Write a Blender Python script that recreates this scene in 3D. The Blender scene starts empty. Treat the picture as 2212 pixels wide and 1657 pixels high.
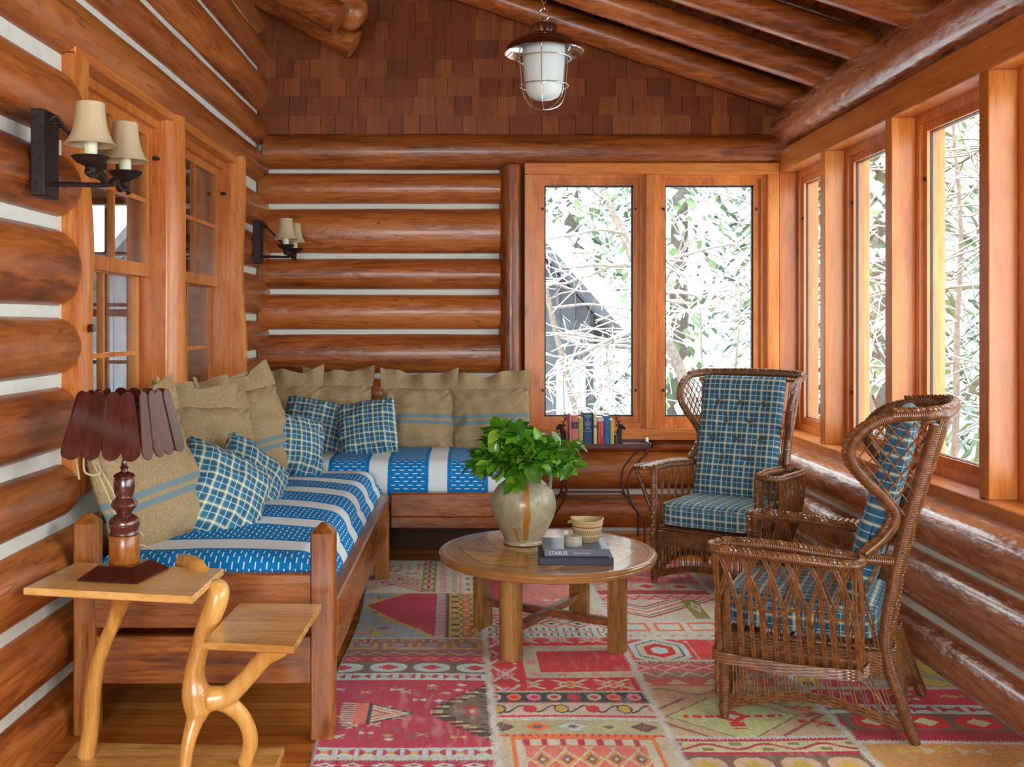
import bpy, math, random
import numpy as np
from mathutils import Vector, Matrix, noise
random.seed(7)
R = math.radians
sc = bpy.context.scene
COL = sc.collection

# ------------------------------------------------------------------ camera
F = 2215.0                                   # focal length in pixels of the 2212 px wide frame
cam_d = bpy.data.cameras.new('camera'); cam = bpy.data.objects.new('camera', cam_d); COL.objects.link(cam)
cam.location = (0, 0, 1.6); cam.rotation_euler = (R(90), 0, 0)
cam_d.sensor_width = 36; cam_d.lens = 36*F/2212
cam_d.shift_x = (1106-1022)/2212; cam_d.shift_y = (700-828.5)/2212
cam_d.dof.use_dof = True; cam_d.dof.focus_distance = 5.3; cam_d.dof.aperture_fstop = 6.3
cam_d.clip_start = .05; cam_d.clip_end = 300
sc.camera = cam

# ------------------------------------------------------------------ sky, light, exposure
SKY = 3.7
w = bpy.data.worlds.new('overcast_sky'); sc.world = w; w.use_nodes = True
nt = w.node_tree; nt.nodes.clear()
wo = nt.nodes.new('ShaderNodeOutputWorld'); bg = nt.nodes.new('ShaderNodeBackground')
bg.inputs[0].default_value = (.89, .965, 1, 1); bg.inputs[1].default_value = SKY
nt.links.new(bg.outputs[0], wo.inputs[0])
def portal(loc, rot, sx, sy):
    l = bpy.data.lights.new('daylight_portal', 'AREA'); l.shape = 'RECTANGLE'; l.size = sx; l.size_y = sy
    l.cycles.is_portal = True
    o = bpy.data.objects.new('daylight_portal', l); COL.objects.link(o); o.location = loc; o.rotation_euler = rot
PY = [7.88, 6.87, 5.78, 4.70, 3.61, 2.52, 1.43, .34, -.75, -1.84]      # window posts of the right wall
for i in range(9):
    portal((2.72, (PY[i]+PY[i+1])/2, 1.78), (0, R(90), 0), 1.9, .98)
for cx in (.895, 1.82):
    portal((cx, 8.12, 1.79), (R(-90), 0, 0), .75, 1.8)
for cx in (-1.1, .15):
    portal((cx, -2.12, 1.7), (R(90), 0, 0), 1.15, 1.9)
def daylight(loc, rot, sx, sy, power):  # added fill lamps, out of view, that brighten the interior beyond the sky
    l = bpy.data.lights.new('window_daylight', 'AREA'); l.shape = 'RECTANGLE'; l.size = sx; l.size_y = sy; l.energy = power; l.color = (.88, .97, 1)
    o = bpy.data.objects.new('window_daylight', l); COL.objects.link(o); o.location = loc; o.rotation_euler = rot
daylight((3.1, .6, 2.0), (0, R(82), 0), 2.4, 4.8, 100)
daylight((-.4, -2.9, 2.1), (R(84), 0, 0), 3.4, 2.4, 230)
sc.view_settings.view_transform = 'Standard'; sc.view_settings.look = 'None'
sc.view_settings.gamma = 1.0; sc.view_settings.use_curve_mapping = False
sc.view_settings.exposure = 0.95
sc.cycles.use_denoising = True
sc.cycles.max_bounces = 8; sc.cycles.diffuse_bounces = 5; sc.cycles.glossy_bounces = 4
sc.cycles.transparent_max_bounces = 16; sc.cycles.transmission_bounces = 4
sc.cycles.sample_clamp_indirect = 8
sc.cycles.caustics_reflective = False; sc.cycles.caustics_refractive = False

# ------------------------------------------------------------------ helpers
def tag(o, label=None, cat=None, group=None, kind=None):
    if label: o['label'] = label
    if cat: o['category'] = cat
    if group: o['group'] = group
    if kind: o['kind'] = kind
    return o
def empty(name, loc=(0,0,0), rz=0, label=None, cat=None, group=None, kind=None, parent=None):
    o = bpy.data.objects.new(name, None); COL.objects.link(o); o.empty_display_size = .1
    o.location = loc; o.rotation_euler = (0, 0, rz); o.parent = parent
    return tag(o, label, cat, group, kind)
class MB:
    def __init__(s): s.v = []; s.f = []; s.uv = None
    def add(s, vs, fs, uv=None):
        n = len(s.v); s.v += [tuple(p) for p in vs]; s.f += [tuple(i+n for i in f) for f in fs]
        if uv is not None:
            if s.uv is None: s.uv = [(0, 0)]*n
            s.uv += list(uv)
        elif s.uv is not None: s.uv += [(0, 0)]*len(vs)
        return s
    def box(s, a, b, M=None, bev=0):
        (x0, y0, z0), (x1, y1, z1) = a, b
        x0, x1 = min(x0, x1), max(x0, x1); y0, y1 = min(y0, y1), max(y0, y1); z0, z1 = min(z0, z1), max(z0, z1)
        if bev <= 0:
            vs = [(x, y, z) for x in (x0, x1) for y in (y0, y1) for z in (z0, z1)]
            fs = [(0,1,3,2), (4,6,7,5), (0,4,5,1), (2,3,7,6), (0,2,6,4), (1,5,7,3)]
        else:
            c = Vector(((x0+x1)/2, (y0+y1)/2, (z0+z1)/2)); h = Vector(((x1-x0)/2, (y1-y0)/2, (z1-z0)/2))
            b_ = min(bev, h.x*.9, h.y*.9, h.z*.9); vs = []; idx = {}
            for sx in (-1, 1):
                for sy in (-1, 1):
                    for sz in (-1, 1):
                        for k in range(3):
                            p = Vector((sx*h.x, sy*h.y, sz*h.z))
                            for j, q in enumerate((sx, sy, sz)):
                                if j != k: p[j] -= q*b_
                            idx[(sx, sy, sz, k)] = len(vs); vs.append(c+p)
            fs = []
            for k in range(3):
                i, j = [q for q in range(3) if q != k]
                for sk in (-1, 1):
                    loop = []
                    for si, sj in ((-1,-1), (1,-1), (1,1), (-1,1)):
                        t = [0,0,0]; t[k] = sk; t[i] = si; t[j] = sj; loop.append(idx[(*t, k)])
                    if (sk < 0) != (k == 1): loop = loop[::-1]
                    fs.append(loop)
                    for sj in (-1, 1):
                        if k < j:
                            t1 = [0,0,0]; t1[k] = sk; t1[j] = sj; t1[i] = -1; t2 = list(t1); t2[i] = 1
                            fs.append([idx[(*t1, k)], idx[(*t2, k)], idx[(*t2, j)], idx[(*t1, j)]])
                    for si in (-1, 1):
                        if k < i:
                            t1 = [0,0,0]; t1[k] = sk; t1[i] = si; t1[j] = -1; t2 = list(t1); t2[j] = 1
                            fs.append([idx[(*t1, k)], idx[(*t2, k)], idx[(*t2, i)], idx[(*t1, i)]])
            for sx in (-1, 1):
                for sy in (-1, 1):
                    for sz in (-1, 1): fs.append([idx[(sx, sy, sz, k)] for k in range(3)])
        if M: vs = [M @ Vector(p) for p in vs]
        return s.add(vs, fs)
    def tube(s, pts, r, seg=8, closed=False, cap=True, flat=1.0, up=None):
        P = [Vector(p) for p in pts]; n = len(P)
        rr = r if hasattr(r, '__len__') else [r]*n
        T = []
        for i in range(n):
            a = P[(i-1) % n] if (closed or i > 0) else P[i]; b = P[(i+1) % n] if (closed or i < n-1) else P[i]
            t = b-a
            T.append(t.normalized() if t.length > 1e-9 else Vector((0, 0, 1)))
        N = Vector(up) if up else (Vector((0, 0, 1)) if abs(T[0].z) < .9 else Vector((1, 0, 0)))
        vs = []; fs = []; uv = []; L = 0
        for i in range(n):
            if i: L += (P[i]-P[i-1]).length
            if up: N = Vector(up)
            N = N-T[i]*N.dot(T[i])
            if N.length < 1e-6: N = T[i].orthogonal()
            N.normalize(); B = T[i].cross(N)
            for k in range(seg):
                a = 2*math.pi*k/seg
                vs.append(P[i]+(N*math.sin(a)*flat+B*math.cos(a))*rr[i]); uv.append((k/seg, L))
        for i in range(n if closed else n-1):
            j = (i+1) % n
            for k in range(seg):
                l = (k+1) % seg; fs.append((i*seg+k, i*seg+l, j*seg+l, j*seg+k))
        if cap and not closed:
            fs.append(tuple(range(seg))[::-1]); fs.append(tuple((n-1)*seg+k for k in range(seg)))
        return s.add(vs, fs, uv)
    def lathe(s, prof, c=(0,0,0), seg=32, M=None, sx=1):
        vs = []; fs = []; n = len(prof); uv = []
        for i, (r, z) in enumerate(prof):
            for k in range(seg):
                a = 2*math.pi*k/seg; p = Vector((r*math.cos(a)*sx, r*math.sin(a), z))
                vs.append((M @ p if M else p)+Vector(c)); uv.append((k/seg, z))
        for i in range(n-1):
            for k in range(seg):
                l = (k+1) % seg; fs.append((i*seg+k, i*seg+l, (i+1)*seg+l, (i+1)*seg+k))
        fs.append(tuple(range(seg))[::-1]); fs.append(tuple((n-1)*seg+k for k in range(seg)))
        return s.add(vs, fs, uv)
    def grid(s, nu, nv, fn, uvfn=None, wrap=False):
        vs = []; fs = []; uv = []
        for j in range(nv+1):
            for i in range(nu if wrap else nu+1):
                u, v = i/nu, j/nv; vs.append(fn(u, v)); uv.append(uvfn(u, v) if uvfn else (u, v))
        w_ = nu if wrap else nu+1
        for j in range(nv):
            for i in range(nu):
                a = j*w_+i; b = j*w_+(i+1) % w_; fs.append((a, b, b+w_, a+w_))
        return s.add(vs, fs, uv)
    def build(s, name, mat, parent=None, smooth=True, label=None, kind=None, sharp=40, M=None):
        me = bpy.data.meshes.new(name); me.from_pydata(s.v if M is None else [M @ Vector(p) for p in s.v], [], s.f)
        if s.uv is not None:
            ul = me.uv_layers.new(name='UVMap'); li = np.empty(len(me.loops), dtype=np.int32)
            me.loops.foreach_get('vertex_index', li)
            ul.data.foreach_set('uv', np.array(s.uv, dtype=np.float32)[li].ravel())
        me.materials.append(mat)
        if smooth:
            me.shade_smooth()
            try: me.set_sharp_from_angle(angle=R(sharp))
            except Exception: pass
        o = bpy.data.objects.new(name, me); COL.objects.link(o); o.parent = parent
        if label: o['label'] = label
        if kind: o['kind'] = kind
        return o
def copy_tree(o, parent=None):
    c = o.copy(); COL.objects.link(c); c.parent = parent
    for ch in [x for x in o.children]: copy_tree(ch, c)
    return c
def bez(pts, n=8):
    """Catmull-Rom through pts"""
    P = [Vector(p) for p in pts]; P = [P[0]*2-P[1]]+P+[P[-1]*2-P[-2]]; out = []
    for i in range(1, len(P)-2):
        for k in range(n):
            t = k/n; a, b, c, d = P[i-1:i+3]
            out.append(.5*((2*b)+(c-a)*t+(2*a-5*b+4*c-d)*t*t+(3*b-a-3*c+d)*t**3))
    out.append(P[-2]); return out
def lerp(a, b, t): return a+(b-a)*t

# ------------------------------------------------------------------ materials
def newmat(name):
    m = bpy.data.materials.new(name); m.use_nodes = True; nt = m.node_tree
    return m, nt, nt.nodes['Principled BSDF']
class NB:
    def __init__(s, nt): s.nt = nt; s.L = nt.links
    def n(s, t, **k):
        x = s.nt.nodes.new(t)
        for a, b in k.items(): setattr(x, a, b)
        return x
    def link(s, a, b): s.L.new(a, b)
    def math(s, op, a, b=None, c=None, clamp=False):
        x = s.n('ShaderNodeMath', operation=op, use_clamp=clamp)
        for i, q in enumerate((a, b, c)):
            if q is None: continue
            if isinstance(q, (int, float)): x.inputs[i].default_value = q
            else: s.link(q, x.inputs[i])
        return x.outputs[0]
    def mix(s, f, a, b, mode='MIX'):
        x = s.n('ShaderNodeMix', data_type='RGBA', blend_type=mode)
        for i, q in ((0, f), (6, a), (7, b)):
            if isinstance(q, (int, float)): x.inputs[i].default_value = q
            elif isinstance(q, (tuple, list)): x.inputs[i].default_value = (*q[:3], 1)
            else: s.link(q, x.inputs[i])
        return x.outputs[2]
    def noise(s, vec, scale, detail=3, rough=.5, dist=0):
        x = s.n('ShaderNodeTexNoise'); x.inputs['Scale'].default_value = scale; x.inputs['Detail'].default_value = detail
        x.inputs['Roughness'].default_value = rough; x.inputs['Distortion'].default_value = dist
        if vec is not None: s.link(vec, x.inputs['Vector'])
        return x.outputs['Fac']
    def ramp(s, fac, stops):
        x = s.n('ShaderNodeValToRGB'); e = x.color_ramp.elements
        while len(e) < len(stops): e.new(.5)
        for q, (p, c) in zip(e, stops): q.position = p; q.color = (*c[:3], 1) if len(c) >= 3 else (c[0],)*3+(1,)
        s.link(fac, x.inputs[0]); return x.outputs[0]
    def mapr(s, v, a, b, c=0, d=1):
        x = s.n('ShaderNodeMapRange'); s.link(v, x.inputs[0])
        for i, q in enumerate((a, b, c, d)): x.inputs[i+1].default_value = q
        return x.outputs[0]
    def coords(s, kind='Object', scale=(1, 1, 1)):
        t = s.n('ShaderNodeTexCoord'); m = s.n('ShaderNodeMapping'); m.inputs['Scale'].default_value = scale
        s.link(t.outputs[kind], m.inputs[0]); return m.outputs[0]
    def bump(s, h, strength, dist, bsdf, prev=None):
        x = s.n('ShaderNodeBump'); x.inputs['Strength'].default_value = strength; x.inputs['Distance'].default_value = dist
        s.link(h, x.inputs['Height'])
        if prev: s.link(prev, x.inputs['Normal'])
        s.link(x.outputs[0], bsdf.inputs['Normal']); return x.outputs[0]
def plain(name, c, rough=.5, metal=0, bumpy=0, bscale=40, var=.0, spec=.5, coat=0):
    m, nt, b = newmat(name); N = NB(nt)
    b.inputs['Base Color'].default_value = (*c, 1); b.inputs['Roughness'].default_value = rough
    b.inputs['Metallic'].default_value = metal; b.inputs['Specular IOR Level'].default_value = spec
    b.inputs['Coat Weight'].default_value = coat
    co = N.coords()
    nz = N.noise(co, bscale, 4)
    if var: N.link(N.mix(N.mapr(nz, .3, .7), tuple(q*(1-var) for q in c), tuple(min(1, q*(1+var)) for q in c)), b.inputs['Base Color'])
    if bumpy: N.bump(nz, bumpy, .003, b)
    return m
def wood(name, c1, c2, c3, axis='Y', rough=.3, cracks=.6, knots=.5, bumpy=.5, scale=1.0, var=.25, coat=.0, lump=.0):
    m, nt, b = newmat(name); N = NB(nt)
    ax = 'XYZ'.index(axis); s = [9*scale]*3; s[ax] = .9*scale
    co = N.coords('Object', s)
    oi = N.n('ShaderNodeObjectInfo'); addv = N.n('ShaderNodeVectorMath', operation='ADD'); N.link(co, addv.inputs[0])
    cmb = N.n('ShaderNodeCombineXYZ')
    for i in range(3): N.link(N.math('MULTIPLY', oi.outputs['Random'], 37.0+i*11), cmb.inputs[i])
    N.link(cmb.outputs[0], addv.inputs[1]); co = addv.outputs[0]
    n1 = N.noise(co, 1.0, 5, .6, 1.2); n2 = N.noise(co, 7.0, 4, .65, .4); n3 = N.noise(co, .35, 2, .5)
    g = N.math('ADD', N.math('MULTIPLY', n1, .55), N.math('MULTIPLY', n2, .45))
    g = N.math('ADD', g, N.math('MULTIPLY', N.math('SUBTRACT', n3, .5), .5))
    col = N.ramp(g, [(.36, c1), (.5, c2), (.64, c3)])
    # knots
    s2 = [3.2*scale]*3; s2[ax] = 1.5*scale
    ck = N.coords('Object', s2); v = N.n('ShaderNodeTexVoronoi'); v.inputs['Scale'].default_value = 1.0
    av = N.n('ShaderNodeVectorMath', operation='ADD'); N.link(ck, av.inputs[0]); N.link(cmb.outputs[0], av.inputs[1])
    N.link(av.outputs[0], v.inputs['Vector'])
    kn = N.mapr(v.outputs['Distance'], .05, .13, 1, 0)
    col = N.mix(N.math('MULTIPLY', kn, knots), col, tuple(q*.25 for q in c1))
    # drying cracks along the grain
    s3 = [30*scale]*3; s3[ax] = .9*scale
    cc = N.coords('Object', s3); av2 = N.n('ShaderNodeVectorMath', operation='ADD'); N.link(cc, av2.inputs[0]); N.link(cmb.outputs[0], av2.inputs[1])
    n4 = N.noise(av2.outputs[0], .55, 2, .5); cr = N.mapr(n4, .335, .28, 0, 1)
    s5 = [5*scale]*3; s5[ax] = .35*scale
    av5 = N.n('ShaderNodeVectorMath', operation='ADD'); N.link(N.coords('Object', s5), av5.inputs[0]); N.link(cmb.outputs[0], av5.inputs[1])
    n6 = N.noise(av5.outputs[0], 1.3, 3, .55); ln = N.mapr(N.math('ABSOLUTE', N.math('SUBTRACT', n6, .5)), .002, .006, 1, 0)
    ln = N.math('MULTIPLY', ln, N.mapr(n3, .48, .58, 0, 1)); cr = N.math('MAXIMUM', cr, ln)
    if cracks: col = N.mix(N.math('MULTIPLY', cr, cracks), col, tuple(q*.12 for q in c1))
    rnd = N.mapr(oi.outputs['Random'], 0, 1, 1-var, 1+var*.6)
    hs = N.n('ShaderNodeHueSaturation'); N.link(col, hs.inputs['Color']); N.link(rnd, hs.inputs['Value'])
    N.link(hs.outputs[0], b.inputs['Base Color'])
    N.link(N.mapr(n2, .3, .7, rough*.75, rough*1.35), b.inputs['Roughness'])
    b.inputs['Coat Weight'].default_value = coat; b.inputs['Coat Roughness'].default_value = .12
    h = N.math('SUBTRACT', N.math('ADD', N.math('MULTIPLY', n2, .4), n1), N.math('MULTIPLY', cr, .8*cracks))
    pv = N.bump(h, bumpy, .004, b)
    if lump:
        s4 = [5]*3; s4[ax] = 2.2
        n5 = N.noise(N.coords('Object', s4), 3.0, 3, .5)
        N.bump(n5, lump, .03, b, pv)
    return m
LOG1, LOG2, LOG3 = (.15, .033, .006), (.34, .090, .015), (.50, .158, .032)
M = {}
for a in 'XYZ':
    M['log'+a] = wood('log_'+a.lower(), LOG1, LOG2, LOG3, a, .36, .5, .5, .35, 1, .16, .15, lump=.25)
    M['trim'+a] = wood('fir_trim_'+a.lower(), (.44, .115, .018), (.62, .19, .032), (.74, .28, .06), a, .33, .15, .5, .15, 1.2, .12, .15)
    M['bed'+a] = wood('stained_pine_'+a.lower(), (.12, .030, .005), (.26, .074, .011), (.38, .135, .022), a, .28, .3, .7, .2, 1.3, .1, .12)
    M['dark'+a] = wood('dark_frame_wood_'+a.lower(), (.12, .03, .01), (.20, .06, .02), (.3, .1, .035), a, .35, .1, .3, .1, 1.2, .1)
M['logR'] = wood('log_pale_gloss', (.26, .075, .02), (.44, .155, .055), (.58, .26, .12), 'Y', .24, .8, .6, .4, 1, .12, .6, lump=.6)  # paler and glossier than the other logs
M['shingle'] = wood('cedar_shingle', (.11, .023, .005), (.20, .048, .010), (.31, .085, .018), 'Z', .5, .25, .1, .3, 1.2, .45)
M['birch'] = wood('honey_branch_wood', (.42, .17, .03), (.60, .29, .065), (.72, .40, .12), 'Z', .28, .04, .35, .08, .55, .03, .3)
M['birchX'] = wood('honey_board_wood', (.42, .18, .035), (.62, .32, .085), (.74, .43, .14), 'X', .28, .12, .2, .12, 1.1, .06, .3)
M['walnut'] = wood('walnut_dark', (.040, .006, .004), (.058, .010, .006), (.080, .017, .010), 'Z', .22, .0, .0, .04, 1.0, .1, .6)
M['oak'] = wood('oak_leg', (.16, .062, .013), (.27, .115, .028), (.37, .18, .05), 'Z', .3, .35, .3, .25, 1.4, .06, .2)
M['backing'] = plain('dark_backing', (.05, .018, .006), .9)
M['chink'] = plain('chinking', (.67, .68, .61), .9, 0, .5, 25, .05)
M['iron'] = plain('forged_iron', (.032, .017, .018), .55, .55, .6, 60, .3)
M['cartmetal'] = plain('rust_brown_metal', (.11, .05, .045), .5, .5, .2, 60, .15)
M['black'] = plain('black_gasket', (.025, .025, .03), .5)
M['steel'] = plain('polished_steel', (.7, .68, .66), .15, 1)
M['brass'] = plain('bronzed_copper', (.28, .13, .085), .18, .95)
M['snow'] = plain('snow', (.92, .94, .97), .8, 0, .3, 8, .03)
M['bark'] = plain('bare_bark', (.22, .18, .15), .9, 0, .6, 20, .35)  # bark colour lightened to stand in for haze outdoors
M['mossbark'] = plain('mossy_bark', (.13, .115, .055), .9, 0, .6, 14, .4)
M['greydark'] = plain('weathered_grey_boards', (.095, .108, .12), .9, 0, .2, 6, .2)
def glass():
    m, nt, b = newmat('window_glass'); nt.nodes.remove(b); N = NB(nt)
    t = N.n('ShaderNodeBsdfTransparent'); t.inputs[0].default_value = (.97, .98, .98, 1)
    g = N.n('ShaderNodeBsdfGlossy'); g.inputs['Roughness'].default_value = .01
    f = N.n('ShaderNodeFresnel'); ge = N.n('ShaderNodeNewGeometry')
    N.link(N.math('ADD', N.math('MULTIPLY', ge.outputs['Backfacing'], 1/1.45-1.45), 1.45), f.inputs[0])
    x = N.n('ShaderNodeMixShader'); N.link(f.outputs[0], x.inputs[0]); N.link(t.outputs[0], x.inputs[1]); N.link(g.outputs[0], x.inputs[2])
    N.link(x.outputs[0], nt.nodes['Material Output'].inputs[0]); return m
M['glass'] = glass()
# ------------------------------------------------------------------ room shell
def wob(seed):
    rg = random.Random(seed); ph = [rg.uniform(0, 6.28) for _ in range(8)]
    def f(s, th):
        return (.020*math.sin(1.1*s+ph[0])+.012*math.sin(3.3*s+ph[1])+.010*math.sin(2*th+1.7*s+ph[2])
                +.008*math.sin(3*th-2.9*s+ph[3])+.006*math.sin(7.5*s+th+ph[4]))
    return f
def log(parent, axis, s0, s1, c, a, h, seed, mat=None, name='log', taper=0, amp=1.0, rnd=(0, 0), tilt=0, flat=1.0):
    """log along axis; c = the two other coordinates, a / h = its half sizes in them; rnd rounds the ends"""
    mb = MB(); ax = 'XYZ'.index(axis); o = [i for i in range(3) if i != ax]
    L = s1-s0; n = max(6, int(L/.09)); seg = 26; f = wob(seed); st = []
    for i in range(n+1): st.append((s0+L*i/n, 1.0))
    e0 = [(s0, .86)]; e1 = [(s1, .86)]
    st[0] = (s0+.012, 1); st[-1] = (s1-.012, 1)
    if rnd[0]: st[0] = (s0+.10, 1); e0 = [(s0, .55), (s0+.02, .8), (s0+.05, .93)]; st = [q for q in st if q[0] > s0+.09]
    if rnd[1]: st = [q for q in st if q[0] < s1-.09]+[(s1-.10, 1)]; e1 = [(s1-.05, .93), (s1-.02, .8), (s1, .55)]
    st = e0+st+e1
    vs = []; fs = []
    for s, k in st:
        for q in range(seg):
            th = 2*math.pi*q/seg; w_ = k*(1+amp*f(s, th))*(1+taper*(s-s0)/L)
            p = [0, 0, 0]; p[ax] = s; ct_ = math.cos(th); p[o[0]] = c[0]+a*w_*math.copysign(abs(ct_)**flat, ct_); p[o[1]] = c[1]+h*w_*math.sin(th)+tilt*(s-s0)
            vs.append(p)
    m = len(st)
    for i in range(m-1):
        for q in range(seg):
            l = (q+1) % seg; fs.append((i*seg+q, i*seg+l, (i+1)*seg+l, (i+1)*seg+q))
    fs.append(tuple(range(seg))[::-1]); fs.append(tuple((m-1)*seg+q for q in range(seg)))
    mb.add(vs, fs)
    return mb.build(name, mat or M['log'+axis], parent)

# floor of orange fir boards running across the room
def floor_mat():
    m, nt, b = newmat('floor_boards'); N = NB(nt)
    co = N.coords('Object', (.9, 9, 9)); n1 = N.noise(co, 1.5, 4, .6, .8); n2 = N.noise(co, 9, 4, .6)
    t = N.n('ShaderNodeTexCoord'); sp = N.n('ShaderNodeSeparateXYZ'); N.link(t.outputs['Object'], sp.inputs[0])
    y = N.math('MULTIPLY', sp.outputs[1], 1/.085); fr = N.math('FRACT', y); fl = N.math('FLOOR', y)
    wn = N.n('ShaderNodeTexWhiteNoise', noise_dimensions='1D'); N.link(fl, wn.inputs['W'])
    g = N.math('ADD', N.math('MULTIPLY', n1, .5), N.math('MULTIPLY', n2, .3)); g = N.math('ADD', g, N.math('MULTIPLY', wn.outputs[0], .25))
    col = N.ramp(g, [(.3, (.26, .065, .010)), (.52, (.45, .14, .024)), (.75, (.60, .24, .05))])
    gap = N.math('LESS_THAN', fr, .03); col = N.mix(gap, col, (.04, .012, .004))
    N.link(col, b.inputs['Base Color']); b.inputs['Roughness'].default_value = .22
    N.bump(N.math('SUBTRACT', N.math('MULTIPLY', n2, .2), gap), .4, .002, b); return m
MB().box((-1.9, -2.1, -.08), (2.6, 8.1, 0)).build('floor', floor_mat(), kind='structure', smooth=False)

CH = [-.12, .186, .485, .795, 1.07, 1.375, 1.65, 2.0, 2.31, 2.64, 2.96, 3.215, 3.55, 3.81, 4.1, 4.4, 4.7, 5.0]
wl = empty('wall_left', kind='structure')
O0, O1, OB, OT = 4.30, 7.0, .95, 2.70                    # the double window opening
sl = MB()
for a, b in (((-1.86, -2.1, 0), (-1.662, 4.14, 5)), ((-1.86, 6.98, 0), (-1.662, 8.1, 5)), ((-1.86, 4.14, 0), (-1.662, 6.98, OB)), ((-1.86, 4.14, 2.74), (-1.662, 6.98, 5))):
    sl.box(a, b)
sl.build('chinking', M['chink'], wl, smooth=False)
for i in range(len(CH)-1):
    z0, z1 = CH[i], CH[i+1]; cz = (z0+z1)/2; h = (z1-z0-.05)/1.88; a = .135
    cx = -1.573-a
    rngs = [(-2.1, 7.98)]
    if z1 > OB+.1 and z0 < 2.6: rngs = [(-2.1, 4.20), (7.0, 7.98)]
    if abs(z0-2.64) < .01: cz, h = 2.815, .135
    for j, (p, q) in enumerate(rngs):
        log(wl, 'Y', p, q, (cx, cz), a, h, 100+i*7+j*3, rnd=(0, 1 if (len(rngs) > 1 and j == 0) else 0))

wb = empty('wall_back', kind='structure')
YB = 7.94
sb = MB()
for a, b in (((-1.7, YB, 0), (.43, YB+.14, 2.85)), ((.34, YB, 0), (2.6, YB+.14, .72)), ((-1.7, YB, 2.80), (2.9, YB+.14, 4.95)), ((2.30, YB, 0), (2.6, YB+.14, 2.9))):
    sb.box(a, b)
sb.build('chinking', M['chink'], wb, smooth=False)
CB = [.0, .305, .635, .92, 1.20, 1.539, 1.847, 2.127, 2.51, 2.787]
for i in range(len(CB)-1):
    z0, z1 = CB[i], CB[i+1]; cz = (z0+z1)/2; h = (z1-z0-.05)/1.86
    x1 = .22 if z0 > .6 else 2.3
    log(wb, 'X', -1.66, x1, (7.85+.135, cz), .135, h, 300+i*5, amp=.6, flat=.72)
log(wb, 'X', -1.62, 2.5, (7.83+.15, 2.935), .16, .145, 371, amp=.7, flat=.8)
MB().box((.372, 7.90, .72), (.40, 7.95, 2.83)).build('gap_shade_strip', M['backing'], wb, smooth=False)  # dark strip added in place of the shade between post and casing
log(wb, 'Z', -.02, 2.83, (.292, 7.93), .094, .11, 377, name='log_post', amp=1.3)
log(wb, 'X', .36, 2.3, (7.97, .66), .09, .05, 380, name='log', amp=.4)
# cedar shingles of the gable
rg = random.Random(5)
z = 3.06; row = 0
while z < 4.75:
    x = -1.62-rg.random()*.05
    hgt = .145
    while x < 2.5:
        w_ = rg.choice((.11, .13, .15, .17, .2, .23, .25))
        x2 = min(x+w_, 2.6); zz = z+rg.uniform(-.003, .003); y0 = 7.895; 
        mb = MB(); t_ = rg.uniform(.009, .014)
        vs = [(x+.002, y0-t_, zz), (x2-.002, y0-t_, zz), (x2-.002, y0+.002, zz+hgt+.05), (x+.002, y0+.002, zz+hgt+.05),
              (x+.002, y0+.03, zz), (x2-.002, y0+.03, zz), (x2-.002, y0+.03, zz+hgt+.05), (x+.002, y0+.03, zz+hgt+.05)]
        mb.add(vs, [(0,1,2,3), (7,6,5,4), (0,4,5,1), (1,5,6,2), (2,6,7,3), (3,7,4,0)])
        SH = globals().setdefault('SH', []); SH.append((mb, zz, x))
        x = x2
    z += hgt; row += 1
MB().box((-1.66, 7.91, 3.0), (2.6, 7.95, 4.9)).build('shingle_backing', M['backing'], wb, smooth=False)
# merge by tone into four wooden courses groups would lose the seams: one mesh per course, colour by shingle attribute
def shingle_mat():
    m, nt, b = newmat('cedar_shingles'); N = NB(nt)
    at = N.n('ShaderNodeAttribute', attribute_name='tone'); co = N.coords('Object', (14, 14, 1.6))
    n1 = N.noise(co, 1.6, 5, .65, .6)
    cb = N.n('ShaderNodeMath', operation='ADD'); N.link(N.math('MULTIPLY', n1, .6), cb.inputs[0]); N.link(N.math('MULTIPLY', at.outputs['Fac'], .3), cb.inputs[1])
    col = N.ramp(cb.outputs[0], [(.2, (.13, .028, .005)), (.48, (.22, .052, .010)), (.72, (.36, .105, .02))])
    N.link(col, b.inputs['Base Color']); b.inputs['Roughness'].default_value = .45
    N.bump(n1, .4, .003, b); return m
M['shingles'] = shingle_mat()
rows = {}
for mb, zz, x in SH: rows.setdefault(round((zz-3.06)/.145), []).append(mb)
for k, lst in rows.items():
    big = MB(); tone = []
    for mb in lst:
        t_ = rg.random(); big.add(mb.v, mb.f); tone += [t_]*8
    o = big.build('shingle_course', M['shingles'], wb, smooth=False)
    at = o.data.attributes.new('tone', 'FLOAT', 'POINT'); at.data.foreach_set('value', tone)

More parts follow.
